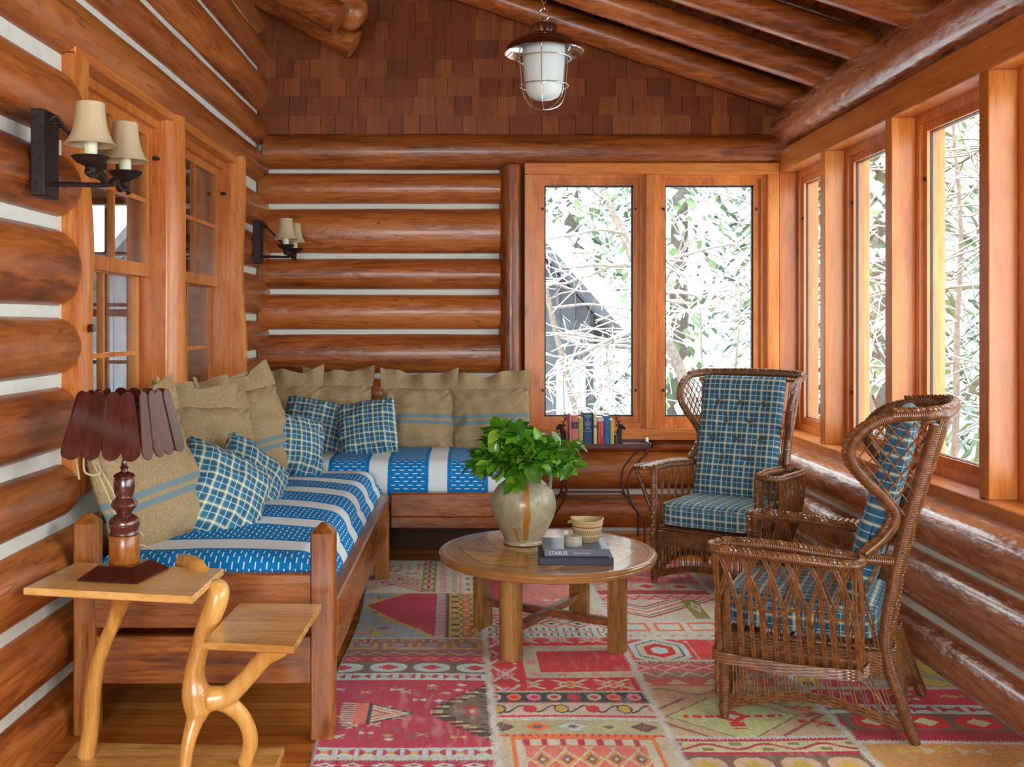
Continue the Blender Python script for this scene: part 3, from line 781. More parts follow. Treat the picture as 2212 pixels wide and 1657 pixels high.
PL = [
 (.47, .48, .30, (-1.19, 4.50, .62), R(42), R(24), R(30), 'plump plaid throw pillow nearest the table lamp, propped against a striped burlap pillow'),
 (.43, .43, .24, (-1.17, 5.05, .64), R(56), R(22), R(42), 'plaid throw pillow squeezed behind the plump one nearest the lamp'),
 (.42, .42, .25, (-1.08, 6.10, .67), R(38), R(24), R(14), 'plaid throw pillow leaning alone at the far end of the near daybed'),
 (.44, .42, .20, (-1.14, 7.02, .70), R(10), R(24), R(12), 'plaid throw pillow half hidden behind the square plaid one on the far daybed'),
 (.43, .42, .20, (-.70, 6.92, .70), R(-8), R(26), R(-10), 'square plaid throw pillow standing tilted on the far daybed before the striped burlap'),
]
for i, (w_, h_, t_, loc, yaw, pi_, ro, lab) in enumerate(PL):
    pillow('throw_pillow', w_, h_, t_, loc, yaw, pi_, ro, M['plaid'], lab, 'pillow', G2, seed=20+i, crease=1.0)
# twine ties on the sack nearest the lamp
tw = MB()
for P in ([(-.28, -.03, .25), (-.33, -.09, .20), (-.36, -.10, .12), (-.31, -.12, .10), (-.27, -.07, .19)],
          [(-.27, -.06, .2), (-.22, -.12, .24), (-.17, -.13, .20), (-.24, -.10, .17), (-.28, -.06, .19)],
          [(-.28, -.05, .20), (-.27, -.10, .05), (-.25, -.11, -.10), (-.20, -.12, -.2)],
          [(-.28, -.05, .20), (-.29, -.10, .0), (-.28, -.12, -.17), (-.19, -.14, -.26)],
          [(-.33, -.03, .27), (-.36, -.07, .18), (-.38, -.08, .1)]):
    tw.tube(bez(P, 8), .0042, 6)
tw.build('twine_tie', M['twine'], sack[0])

# ------------------------------------------------------------------ rug
def build_rug():
    W_, L_ = 2.74, 4.02; n1, n2 = 500, 730
    u = np.linspace(0, W_, n1+1); v = np.linspace(0, L_, n2+1); U, V = np.meshgrid(u, v)     # V: distance from the near edge
    rs = np.random.RandomState(3)
    C = np.zeros(U.shape+(3,)); C[:] = (.55, .45, .3)
    cream, red, crim, pink = (.62, .56, .40), (.62, .012, .012), (.50, .018, .05), (.72, .20, .20)
    mauve, brown, navy, olive = (.33, .09, .085), (.19, .11, .065), (.03, .025, .045), (.27, .23, .04)
    gold, grey, lblue, orange = (.60, .38, .05), (.30, .35, .40), (.55, .63, .60), (.80, .18, .03)
    salmon, tan, green, black = (.72, .17, .10), (.55, .40, .22), (.50, .52, .22), (.04, .03, .03)
    bpink, beige = (.75, .22, .35), (.60, .50, .32)
    Y2V = lambda y: y-2.86
    def rect(x0, x1, y0, y1): return (U >= x0+.60) & (U < x1+.60) & (V >= Y2V(y0)) & (V < Y2V(y1))
    def put(m_, c): C[m_] = c
    def row(x0, x1, y0, y1, bg, motif=None, mc=None, per=.1, mc2=None, ph=0):
        k = rect(x0, x1, y0, y1); put(k, bg)
        if not motif: return
        cy = Y2V((y0+y1)/2); hh = (y1-y0)/2
        a = ((U+ph) % per)/per*2-1; b = (V-cy)/hh
        if motif == 'dia': m_ = np.abs(a)+np.abs(b) < .8; mi = np.abs(a)+np.abs(b) < .35
        elif motif == 'dots': m_ = (a*a+b*b) < .55; mi = (a*a+b*b) < .14
        elif motif == 'med': m_ = (np.abs(a)**2.4/.85**2.4+np.abs(b)**2.4/.8**2.4) < 1; mi = np.abs(a)+np.abs(b) < .5
        elif motif == 'zig': m_ = np.abs(b-(np.abs(a)*1.5-.75)) < .22; mi = np.zeros_like(m_)
        elif motif == 'tri': m_ = (b < .7) & (b > -.7) & (np.abs(a) < (.7-b)*.45); mi = np.zeros_like(m_)
        elif motif == 'star':
            d = np.abs(np.abs(a)-np.abs(b)); m_ = ((d < .14) & (np.maximum(np.abs(a), np.abs(b)) < .85)) | (np.abs(np.abs(a)+np.abs(b)-.55) < .10); mi = np.abs(a)+np.abs(b) < .3
        elif motif == 'lat': m_ = np.abs(np.abs(a)+np.abs(b)-.9) < .14; mi = np.abs(a)+np.abs(b) < .3
        elif motif == 'box': m_ = (np.abs(a) < .82) & (np.abs(b) < .65) & ~((np.abs(a) < .66) & (np.abs(b) < .4)); mi = (np.abs(a) < .3) & (np.abs(b) < .25)
        elif motif == 'bar': m_ = np.abs(a) < .35; mi = np.zeros_like(m_)
        elif motif == 'vine': m_ = np.abs(b-.5*np.sin(a*math.pi)) < .2; mi = (np.abs(np.abs(a)-.5) < .2) & (np.abs(b+.5*np.sign(a)) < .3)
        elif motif == 'bfly': m_ = (np.abs(b) < np.abs(a)*.9) & (np.abs(a) < .75); mi = (np.abs(b) < .2) & (np.abs(a) < .3)
        put(k & m_, mc); put(k & mi, mc2 or bg)
    def scatter(x0, x1, y0, y1, n, cols, s=.018):
        for _ in range(n):
            cx, cy = rs.uniform(x0+.03, x1-.03)+.60, Y2V(rs.uniform(y0+.03, y1-.03)); c = cols[rs.randint(len(cols))]
            sl = (slice(max(0, int((cy-.08)/L_*n2)), int((cy+.08)/L_*n2)+1), slice(max(0, int((cx-.08)/W_*n1)), int((cx+.08)/W_*n1)+1))
            a = np.abs(U[sl]-cx)/s/1.4; b = np.abs(V[sl]-cy)/s
            typ = rs.randint(3)
            m_ = (a+b < 1) if typ == 0 else ((b < a*.9) & (a < 1.2) if typ == 1 else ((np.abs(a-b) < .3) & (a < 1)))
            sub = C[sl]; sub[m_] = c
    a0, a1, a2, a3, a4 = -.62, .09, .765, 1.455, 2.14
    # column by column, near edge to far edge
    # 1
    row(a0, a1, 2.7, 3.74, mauve); scatter(a0, a1, 3.2, 3.74, 26, [gold, grey, crim, lblue]); row(a0, a1, 3.66, 3.72, crim, 'dia', lblue, .11)
    row(a0, a1, 3.76, 3.85, lblue, 'bfly', crim, .085, gold)
    row(a0, a1, 3.85, 4.57, crim); scatter(a0, a1, 3.87, 4.56, 46, [cream, lblue, gold, tan, mauve], .017)
    m_ = rect(-.42, -.22, 4.05, 4.33); tx = (-.22-(U-.60)); hw = np.clip(tx, 0, 1)*.55; dd = np.abs(V-Y2V(4.19))
    t1 = m_ & (dd < hw*1.0); put(t1, black); put(m_ & (dd < hw-.012), cream); put(m_ & (dd < hw-.03), salmon); put(m_ & (dd < hw-.042), cream); put(m_ & (dd < hw-.058), crim); put(m_ & (dd < hw-.07), tan)
    put(rect(-.42, -.405, 4.08, 4.30), black); put(rect(-.475, -.42, 4.08, 4.30), salmon); put(rect(-.52, -.475, 4.08, 4.30) & ((V*1000 % 22) < 11), cream)
    m_ = rect(-.16, a1, 3.86, 4.56); q = np.floor((U-.60+.20)/.028)*.028; dd = np.floor(np.abs(V-Y2V(4.21))/.02)*.02
    for off, c in ((0, black), (.018, salmon), (.036, black), (.05, green), (.066, black), (.08, brown)):
        put(m_ & (dd < q*1.15-off), c)
    put(rect(.04, a1, 3.95, 4.47) & ((V*1000 % 60) < 12), black)
    put(rect(-.02, .03, 4.16, 4.26), crim); put(rect(-.005, .015, 4.19, 4.23), green)
    row(a0, a1, 4.57, 4.66, lblue, 'bfly', crim, .10, gold, .03)
    row(a0, a1, 4.66, 4.81, brown, 'med', lblue, .20, red, .07)
    row(a0, a1, 4.81, 4.90, crim, 'dia', salmon, .12)
    row(a0, a1, 4.90, 4.97, mauve, 'vine', tan, .09); row(a0, a1, 4.97, 5.17, (.36, .14, .15), 'box', gold, .17, grey); 
    put(rect(-.35, -.15, 4.99, 5.03), tan); row(a0, a1, 5.10, 5.17, mauve, 'box', gold, .15, grey, .05)
    # 5.19 - 6.04 : prayer field
    put(rect(a0, a1, 5.19, 6.04), grey); scatter(a0, -.35, 5.2, 6.0, 26, [gold, orange, lblue, mauve], .03)
    yy = V-Y2V(5.78); xx = U-.60
    k = rect(a0, -.165, 5.2, 6.04)
    left = np.where(yy > 0, -.56+yy*.9, -.56-yy*.72); left = np.floor(left/.02)*.02
    put(k & (xx > left-.035), gold); put(k & (xx > left), crim)
    put(rect(-.165, -.105, 5.19, 6.04), grey); row2 = rect(-.165, -.105, 5.19, 6.04) & (((V % .06) < .03)); put(row2, (.50, .42, .45)); put(rect(-.15, -.12, 5.19, 6.04) & ((V % .07) < .035), salmon)
    put(rect(-.105, -.095, 5.19, 6.04), black); put(rect(-.115, -.105, 5.19, 6.04), mauve)
    put(rect(-.095, a1, 5.19, 6.04), gold)
    g_ = rect(-.095, a1, 5.19, 6.04); a = ((V+.02) % .11)/.11*2-1
    put(g_ & (np.abs(xx+.06) < .022) & (np.abs(a) < .42) & (((V*400) % 5) > 1.2), navy)
    put(g_ & (np.abs(np.abs(xx-.0)-np.abs(a)*.035) < .006), black); put(g_ & (np.abs(xx-.0) < .02*(1-np.abs(a))), salmon); put(g_ & (np.abs(xx-.055) < .018) & (np.abs(a) < .35), salmon)
    put(g_ & (np.abs(xx-.075) < .012) & (np.abs(a) < .3), navy)
    # far end cream
    put(rect(a0, a1, 6.06, 6.9), cream); scatter(a0, -.25, 6.2, 6.88, 18, [crim, salmon, gold], .02)
    k = rect(a0, -.26, 6.06, 6.5); z_ = np.abs(np.abs(xx+.44)*.9-(6.36-2.86-V))
    put(k & (z_ < .012) & (((U*1000) % 30) < 20), crim); put(k & (np.abs(z_-.045) < .006), black); put(k & (np.abs(z_-.08) < .012), salmon); put(k & (np.abs(z_-.12) < .008), crim)
    for yy_ in (6.62, 6.70): put(rect(a0, -.27, yy_, yy_+.012), salmon)
    put(rect(a0, -.27, 6.56, 6.76) & ((U % .06) < .012), salmon)
    put(rect(-.265, -.175, 6.06, 6.9), olive); a = ((V) % .13)/.13*2-1; k = rect(-.265, -.175, 6.06, 6.9)
    put(k & (np.abs(xx+.22)/.036+np.abs(a) < 1), cream); put(k & (np.abs(xx+.22)/.014+np.abs(a) < 1), crim)
    k = rect(-.165, -.10, 6.06, 6.9); put(k, (.70, .50, .42)); put(k & (np.abs(xx+.132-.02*np.sign(((V % .06)-.03))*((V % .03)/.03*2-1)) < .006), crim)
    k = rect(-.085, -.04, 6.06, 6.9); put(k & (np.abs(xx+.062-.014*np.sign(((V % .05)-.025))*((V % .025)/.025*2-1)) < .006), olive)
    k = rect(-.03, a1, 6.06, 6.9); put(k, (.72, .62, .45)); put(k & (((V % .13) < .05)) & (np.abs(xx-.02) < .012), olive); put(k & (np.abs(xx+.025) < .004), salmon); put(k & (((V % .13) < .06)) & (np.abs(xx-.065) < .02), pink)
    # 2
    row(a1, a2, 2.7, 3.80, salmon, None); k = rect(a1, a2, 2.7, 3.98); put(k, beige); put(rect(.15, .70, 2.7, 3.94), orange); put(rect(.165, .685, 2.7, 3.915), cream)
    row(.165, .685, 3.86, 3.915, cream, 'bar', crim, .07); put(rect(.20, .65, 2.7, 3.86), salmon)
    a = ((U) % .09)/.09*2-1; b_ = ((V) % .16)/.16*2-1; k = rect(.20, .65, 2.7, 3.85)
    put(k & (np.abs(np.abs(a)+np.abs(b_)-.85) < .13), gold); put(k & (np.abs(np.abs(a)+np.abs(b_)-1.0) < .06), lblue); put(k & (np.abs(a)+np.abs(b_) < .5), brown); put(k & (np.abs(a)+np.abs(b_) < .2), cream)
    scatter(.69, a2, 2.9, 4.0, 12, [orange, lblue, gold], .03)
    row(a1, a2, 3.94, 3.965, orange, 'bar', crim, .03)
    row(a1, a2, 3.965, 4.11, (.47, .42, .22)); row(a1, a2, 3.975, 4.10, (.47, .42, .22), 'dia', orange, .14, brown, .05); 
    k = rect(a1, a2, 3.975, 4.10); fl = np.floor((U+.05)/.14) % 4; di = (C == np.array(orange)).all(-1)
    put(k & di & (fl == 1), (.18, .06, .03)); put(k & di & (fl == 3), lblue); put(k & di & (fl == 0), green)
    row(a1, a2, 4.11, 4.135, lblue, 'bar', tan, .02)
    row(a1, a2, 4.135, 4.155, red)
    row(a1, a2, 4.155, 4.30, (.62, .47, .36)); k = rect(a1, a2, 4.155, 4.30); b_ = (V-Y2V(4.228))/.07
    a = ((U) % .26)/.26*2-1; put(k & (np.abs(b_-.5*np.sin(a*math.pi*2)) < .12), black); put(k & (((a+.5)**2/.05+b_**2/.35) < 1), red); put(k & (((a-.5)**2/.04+b_**2/.3) < 1), gold); put(k & (np.abs((a-.5)**2/.05+b_**2/.38-1) < .25), black)
    row(a1, a2, 4.295, 4.31, brown, 'bar', red, .09); row(a1, a2, 4.31, 4.42, navy, 'dots', beige, .085, red, .02)
    k = rect(a1, a2, 4.31, 4.42); fl = np.floor((U+.02)/.085) % 5; di = (C == np.array(beige)).all(-1)
    put(k & di & (fl == 0), bpink); put(k & di & (fl == 2), crim); put(k & di & (fl == 4), orange)
    row(a1, a2, 4.42, 4.445, cream, 'vine', red, .04)
    put(rect(a1, a2, 4.445, 5.22), red); row(.25, a2, 4.45, 4.60, red, 'star', cream, .19, orange, .0)
    row(.25, a2, 5.10, 5.22, red, 'star', cream, .17, orange, .05)
    k = rect(a1, .245, 4.45, 5.22); a = (xx-.165)/.07; b_ = ((V) % .24)/.24*2-1
    put(k & (np.abs(np.abs(a)-np.abs(b_)) < .16) & (np.maximum(np.abs(a), np.abs(b_)) < .85), cream); put(k & (np.abs(np.abs(a)+np.abs(b_)-.55) < .12), bpink)
    put(rect(.26, a2, 4.61, 5.07), beige); put(rect(.33, a2, 4.69, 4.99), (.66, .03, .03))
    for cx in (.30, .42, .58, .72):
        for cy in (4.65, 5.03): put(rect(cx-.022, cx+.022, cy-.022, cy+.022) & (((U*500).astype(int)+(V*500).astype(int)) % 3 > 0), bpink)
    put(rect(.275, .315, 4.8, 4.86), bpink)
    row(a1, a2, 5.22, 5.36, lblue, 'bar', brown, .035); row(a1, a2, 5.27, 5.31, cream, 'dia', red, .06)
    row(a1, a2, 5.36, 5.50, cream, 'lat', red, .14, black); row(a1, a2, 5.50, 5.62, (.62, .35, .28), 'box', red, .12, lblue)
    put(rect(a1, a2, 5.62, 6.9), cream); put(rect(a1+.03, .26, 5.9, 6.9), crim); put(rect(.30, .62, 5.72, 6.9), (.68, .22, .18)); scatter(.26, .74, 5.7, 6.8, 30, [pink, cream, salmon], .03)
    row(a1, a2, 5.64, 5.70, cream, 'zig', salmon, .08); 
    # 3
    put(rect(a2, a3, 2.7, 3.78), beige); row(a2, a3, 3.60, 3.78, (.20, .10, .06), 'med', (.62, .42, .25), .17, gold); row(a2, a3, 3.30, 3.55, (.62, .42, .25), 'med', crim, .2, cream)
    row(a2, a3, 3.78, 3.81, crim); row(a2, a3, 3.81, 3.91, (.60, .55, .30), 'vine', crim, .22, olive); row(a2, a3, 3.91, 3.935, crim)
    put(rect(a2, a3, 3.955, 4.36), tan); k = rect(a2, a3, 3.955, 4.36); hx = np.abs(xx-1.06)/.26+np.abs(V-Y2V(4.16))/.24
    put(k & (hx < 1.04), brown); put(k & (hx < 1), (.52, .55, .22)); put(k & (np.abs(V-Y2V(4.16)) < .016) & (np.abs(xx-1.06) < .2) & ((U % .05) < .035), red); put(k & (np.abs(xx-1.06) < .03) & (np.abs(V-Y2V(4.16)) < .13) & ((V % .06) < .04), red)
    put(k & (np.abs(xx-1.06)/.07+np.abs(V-Y2V(4.16))/.07 < 1), red); put(k & (np.abs(xx-1.06)/.03+np.abs(V-Y2V(4.16))/.03 < 1), cream)
    put(k & (np.abs(hx-1.4) < .05), mauve); scatter(1.25, a3, 4.0, 4.34, 14, [crim, orange, olive], .02)
    row(a2, a3, 4.36, 4.50, (.58, .36, .18), 'vine', (.35, .22, .1), .3); row(a2, a3, 4.50, 4.60, (.62, .12, .09), 'tri', beige, .16)
    row(a2, a3, 4.60, 4.68, (.35, .2, .12), 'zig', beige, .10); row(a2, a3, 4.68, 4.78, (.62, .10, .08), 'lat', (.75, .5, .42), .12, (.62, .10, .08)); row(a2, a3, 4.78, 4.82, mauve, 'dots', tan, .05)
    put(rect(a2, a3, 4.84, 5.16), (.68, .05, .04)); k = rect(a2, 1.12, 4.84, 5.16); hx = np.maximum(np.abs(xx-.93)/.13, np.abs(xx-.93)/.26+np.abs(V-Y2V(4.98))/.2)
    put(k & (hx < 1.05), lblue); put(k & (hx < .85), (.1, .09, .1)); put(k & (hx < .78), cream); put(k & (hx < .55), red); put(k & (hx < .3), lblue)
    put(rect(a2, 1.2, 4.84, 5.16) & (np.abs(hx-1.3) < .06) & ((U % .04) < .015), cream)
    put(rect(1.22, a3, 4.84, 5.16) & ((xx-1.22) > (V-Y2V(4.84))*.9-.08), (.74, .48, .38))
    row(a2, a3, 5.18, 5.26, cream, 'box', lblue, .07, salmon); row(a2, a3, 5.26, 5.50, (.68, .58, .44), 'box', salmon, .18, lblue, .05)
    put(rect(a2, a3, 5.52, 6.02), (.66, .58, .42)); k = rect(a2, a3, 5.52, 6.02); z_ = np.abs(np.abs(xx-1.0)*.8-(V-Y2V(5.66)))
    put(k & (z_ < .014), salmon); put(k & (np.abs(z_-.06) < .008), brown); put(k & (np.abs(z_-.1) < .012), crim); put(rect(1.24, 1.32, 5.52, 6.0), olive); row(1.25, 1.31, 5.6, 5.9, olive, 'dia', cream, .06)
    row(a2, a3, 5.90, 6.0, (.70, .35, .28), 'zig', red, .09); row(a2, a3, 6.02, 6.10, (.42, .02, .05)); row(a2, a3, 6.10, 6.28, (.62, .30, .22), 'med', beige, .2, red); row(a2, a3, 6.28, 6.9, (.62, .10, .12)); scatter(a2, a3, 6.3, 6.88, 26, [cream, pink, gold], .03)
    # 4
    put(rect(a3, a4, 2.7, 3.88), (.60, .30, .08)); scatter(a3, a4, 3.2, 3.86, 30, [gold, crim, beige], .03)
    row(a3, a4, 3.90, 4.00, (.42, .01, .03)); row(a3, a4, 4.00, 4.18, brown, 'med', red, .21, (.6, .6, .3)); row(a3, a4, 4.18, 4.28, lblue, 'bfly', crim, .12, brown); row(a3, a4, 4.28, 4.46, (.60, .02, .05)); scatter(a3, a4, 4.30, 4.44, 8, [lblue, gold], .018)
    put(rect(a3, a4, 4.48, 5.3), grey); scatter(a3, a4, 4.5, 5.3, 12, [olive, mauve, lblue], .04)
    k = rect(1.75, a4, 4.5, 5.3); z_ = (xx-1.75)-np.abs(V-Y2V(4.72))*1.2; put(k & (z_ > .0), salmon); put(k & (z_ > .02), (.62, .52, .06)); put(k & (z_ > .16), grey); put(k & (z_ > .22), (.62, .52, .06))
    put(rect(a3, 1.74, 4.50, 5.2), crim); put(rect(a3, 1.56, 4.50, 5.2), gold)
    k = rect(a3, 1.56, 4.5, 5.2); put(k & ((V % .11) < .05) & (np.abs(xx-1.50) < .02), navy)
    put(rect(a3, a4, 5.3, 6.1), (.65, .5, .36)); row(a3, a4, 5.34, 5.5, beige, 'lat', red, .14); row(a3, a4, 5.7, 5.85, pink, 'zig', red, .1); put(rect(a3, a4, 6.1, 6.9), (.6, .3, .25)); scatter(a3, a4, 5.6, 6.8, 30, [crim, cream, gold], .03)
    # seams with whip stitches
    st = (.60, .58, .50)
    for a in (a1, a2, a3):
        d = np.abs(U-.60-a-.004*np.sin(V*40)); put(d < .012, st); put((d < .02) & ((V*1000 % 13) < 6), st)
    for (p, q, ys) in ((a0, a1, (3.75, 5.18, 6.05)), (a1, a2, (4.122, 5.21)), (a2, a3, (3.945, 4.83, 5.17, 5.51)), (a3, a4, (3.89, 4.47, 5.3))):
        for y in ys:
            k = rect(p, q, y-.03, y+.03); d = np.abs(V-Y2V(y)); put(k & (d < .006), st); put(k & (d < .018) & ((U*1000 % 15) < 6), st)
    put((U < .012) | (U > W_-.012) | (V > L_-.012), st)
    # uneven dye and worn pile: the wool's own colour
    def rnoise(k1, k2):
        g = rs.rand(k2+2, k1+2); yi = V/L_*k2; xi = U/W_*k1; y0 = yi.astype(int); x0 = xi.astype(int); fy = yi-y0; fx = xi-x0
        return (g[y0, x0]*(1-fx)+g[y0, x0+1]*fx)*(1-fy)+(g[y0+1, x0]*(1-fx)+g[y0+1, x0+1]*fx)*fy
    ab = .80+.30*rnoise(14, 40)+.20*(rnoise(300, 90)-.5)+.25*(rs.rand(*U.shape)-.5)
    wear = np.clip((rnoise(200, 60)*.6+rnoise(9, 13)*.6)-.76, 0, 1)*1.2
    C[:] = C*ab[..., None]; C[:] = C*(1-wear[..., None])+np.array((.66, .54, .44))*wear[..., None]; C[:] = C*1.22
    C[:] = np.clip(C, 0, 1)
    verts = np.zeros((U.size, 3)); ht = .010+.003*rs.rand(*U.shape)+.004*np.sin(U*5)*np.sin(V*4)
    ht = ht*(np.clip(np.minimum(np.minimum(U, W_-U), np.minimum(V, L_-V))/.01, .05, 1))
    X_ = U-.60+.016*np.sin(V*3)*((U < .1)*1.0)-.020*(V+2.86-3.7)
    verts[:, 0] = X_.ravel(); verts[:, 1] = (V+2.86+.025*np.sin(U*4+1)*(V/L_)**4).ravel(); verts[:, 2] = ht.ravel()
    i = np.arange((n1+1)*(n2+1)).reshape(n2+1, n1+1)
    F_ = np.stack([i[:-1, :-1], i[:-1, 1:], i[1:, 1:], i[1:, :-1]], -1).reshape(-1, 4)
    me = bpy.data.meshes.new('rug'); me.vertices.add(len(verts)); me.vertices.foreach_set('co', verts.astype(np.float32).ravel())
    me.loops.add(F_.size); me.loops.foreach_set('vertex_index', F_.astype(np.int32).ravel())
    me.polygons.add(len(F_)); me.polygons.foreach_set('loop_start', np.arange(0, F_.size, 4, dtype=np.int32)); me.update(calc_edges=True)
    at = me.attributes.new('dye', 'FLOAT_COLOR', 'POINT'); at.data.foreach_set('color', np.concatenate([C.reshape(-1, 3), np.ones((U.size, 1))], 1).astype(np.float32).ravel())
    me.shade_smooth()
    m, nt, b = newmat('patchwork_wool'); N = NB(nt)
    a = N.n('ShaderNodeAttribute', attribute_name='dye'); nz = N.noise(N.coords('Object', (60, 400, 60)), 1.4, 3); 
    c = N.mix(1.0, a.outputs['Color'], N.ramp(nz, [(.3, (.72, .72, .72)), (.7, (1, 1, 1))]), 'MULTIPLY')
    N.link(c, b.inputs['Base Color']); b.inputs['Roughness'].default_value = .95; b.inputs['Sheen Weight'].default_value = .15; b.inputs['Specular IOR Level'].default_value = .2
    N.bump(nz, .6, .003, b); me.materials.append(m)
    o = bpy.data.objects.new('rug', me); COL.objects.link(o)
    tag(o, 'patchwork rug of red, cream and brown kilim pieces covering the floor', 'rug')
build_rug()
# ------------------------------------------------------------------ coffee table
def tabletop_mat():
    m, nt, b = newmat('parquet_tabletop'); N = NB(nt)
    t = N.n('ShaderNodeTexCoord'); sp = N.n('ShaderNodeSeparateXYZ'); N.link(t.outputs['Object'], sp.inputs[0])
    x, y = sp.outputs[0], sp.outputs[1]; ang = N.math('ARCTAN2', y, x); r = N.math('SQRT', N.math('ADD', N.math('MULTIPLY', x, x), N.math('MULTIPLY', y, y)))
    k = 8; sec = N.math('FLOOR', N.math('MULTIPLY', N.math('ADD', ang, math.pi+.3), k/(2*math.pi))); a0 = N.math('SUBTRACT', N.math('MULTIPLY', N.math('ADD', sec, .5), 2*math.pi/k), math.pi+.3)
    ca, sa = N.math('COSINE', a0), N.math('SINE', a0)
    p = N.math('ADD', N.math('MULTIPLY', x, ca), N.math('MULTIPLY', y, sa)); q = N.math('SUBTRACT', N.math('MULTIPLY', y, ca), N.math('MULTIPLY', x, sa))
    hh = N.math('ABSOLUTE', q); chev = N.math('ADD', N.math('MULTIPLY', p, .8), N.math('MULTIPLY', q, .6))
    pl = N.math('DIVIDE', chev, .062); pf = N.math('FRACT', pl); pi_ = N.math('FLOOR', pl)
    cv = N.n('ShaderNodeCombineXYZ'); N.link(N.math('MULTIPLY', chev, 22), cv.inputs[0]); N.link(N.math('MULTIPLY', N.math('SUBTRACT', N.math('MULTIPLY', q, .8), N.math('MULTIPLY', p, .6)), 2.5), cv.inputs[1]); N.link(N.math('MULTIPLY', sec, 3.1), cv.inputs[2])
    n1 = N.noise(cv.outputs[0], 1.6, 5, .6, .5)
    wn = N.n('ShaderNodeTexWhiteNoise', noise_dimensions='2D'); c2 = N.n('ShaderNodeCombineXYZ'); N.link(pi_, c2.inputs[0]); N.link(sec, c2.inputs[1]); N.link(c2.outputs[0], wn.inputs['Vector'])
    g = N.math('ADD', N.math('MULTIPLY', n1, .7), N.math('MULTIPLY', wn.outputs[0], .28))
    col = N.ramp(g, [(.3, (.20, .062, .008)), (.5, (.42, .165, .026)), (.7, (.64, .32, .07))])
    inner = N.math('LESS_THAN', p, .415)
    line = N.math('MULTIPLY', N.math('LESS_THAN', pf, .05), inner)
    edge = N.math('LESS_THAN', N.math('ABSOLUTE', N.math('SUBTRACT', p, .42)), .004); edge2 = N.math('LESS_THAN', N.math('ABSOLUTE', N.math('SUBTRACT', r, .505)), .003)
    rg_ = N.noise(N.coords('Object', (8, 8, 8)), 1.5, 3); ring = N.mix(rg_, (.25, .10, .025), (.42, .19, .06))
    col = N.mix(inner, ring, col); col = N.mix(N.math('MAXIMUM', line, N.math('MAXIMUM', edge, edge2)), col, (.08, .03, .01))
    N.link(col, b.inputs['Base Color']); b.inputs['Roughness'].default_value = .35; b.inputs['Specular IOR Level'].default_value = .15; b.inputs['Coat Weight'].default_value = .85; b.inputs['Coat Roughness'].default_value = .09
    N.bump(N.math('SUBTRACT', n1, line), .08, .001, b); return m
ct = empty('coffee_table', (.375, 5.185, .012), R(13.5), 'round parquet coffee table on four rounded legs, standing on the rug', 'table')
MB().lathe([(.001, .405), (.53, .405), (.541, .410), (.545, .424), (.541, .430), (.5485, .433), (.5485, .440), (.541, .446), (.535, .4485), (.530, .449), (.50, .449), (.25, .449), (.001, .449)], seg=96).build('tabletop', tabletop_mat(), ct, sharp=30)
for i in range(4):
    a = R(45+90*i); mb = MB(); ring = []
    for k in range(13):                                  # round outside, flat towards the middle
        t = -math.pi*.62+math.pi*1.24*k/12; ring.append((.374+.056*math.cos(t), .056*math.sin(t)))
    vs = []
    for z, s in ((0, .97), (.01, 1), (.405, 1)):
        for (x, y) in ring:
            X, Y = .374+(x-.374)*s, y*s; vs.append((X*math.cos(a)-Y*math.sin(a), X*math.sin(a)+Y*math.cos(a), z))
    fs = [(j*13+k, j*13+(k+1) % 13, (j+1)*13+(k+1) % 13, (j+1)*13+k) for j in range(2) for k in range(13)]+[tuple(range(13))[::-1], tuple(26+k for k in range(13))]
    mb.add(vs, fs).build('leg', M['oak'], ct, sharp=40)
for k in range(2):
    a = R(45+90*k); Mx = Matrix.Rotation(a, 4, 'Z')
    MB().box((-.36, -.022, .115+.0015*k), (.36, .022, .150+.0015*k), Mx, bev=.004).build('stretcher', M['darkX'], ct, sharp=30)

# jug
def jug_mat():
    m, nt, b = newmat('stoneware_glaze'); N = NB(nt)
    co = N.coords(); n1 = N.noise(co, 7, 5, .6); n2 = N.noise(co, 60, 4, .7); n3 = N.noise(co, 16, 4, .6)
    c = N.mix(N.mapr(n1, .35, .65), (.24, .205, .115), (.40, .355, .225)); c = N.mix(N.mapr(n2, .60, .72), c, (.16, .11, .06)); c = N.mix(N.mapr(n3, .62, .72, 0, .7), c, (.20, .16, .09))
    sp = N.n('ShaderNodeSeparateXYZ'); t = N.n('ShaderNodeTexCoord'); N.link(t.outputs['Object'], sp.inputs[0])
    ang = N.math('ARCTAN2', sp.outputs[1], sp.outputs[0]); zz = sp.outputs[2]
    wv = N.math('ADD', ang, N.math('MULTIPLY', N.math('SUBTRACT', N.noise(N.coords('Object', (0, 0, 9)), 1, 3), .5), .22))
    d1 = N.mapr(N.math('ABSOLUTE', N.math('SUBTRACT', wv, -1.53)), .10, .125, 1, 0); d1 = N.math('MULTIPLY', d1, N.math('GREATER_THAN', zz, .035))
    d2 = N.mapr(N.math('ABSOLUTE', N.math('SUBTRACT', wv, N.math('SUBTRACT', -1.85, N.math('MULTIPLY', zz, 1.2)))), .05, .08, 1, 0); d2 = N.math('MULTIPLY', d2, N.math('LESS_THAN', zz, .10)); d2 = N.math('MULTIPLY', d2, N.math('GREATER_THAN', zz, .03))
    c = N.mix(N.math('MAXIMUM', d1, d2), c, (.34, .135, .018)); N.link(c, b.inputs['Base Color'])
    b.inputs['Roughness'].default_value = .42; b.inputs['Coat Weight'].default_value = .25; N.bump(n3, .25, .004, b); return m
JM = jug_mat()
jug = empty('stoneware_jug', (.262, 5.33, .4615), 0, 'beige stoneware jug with an amber glaze drip on the coffee table', 'jug')
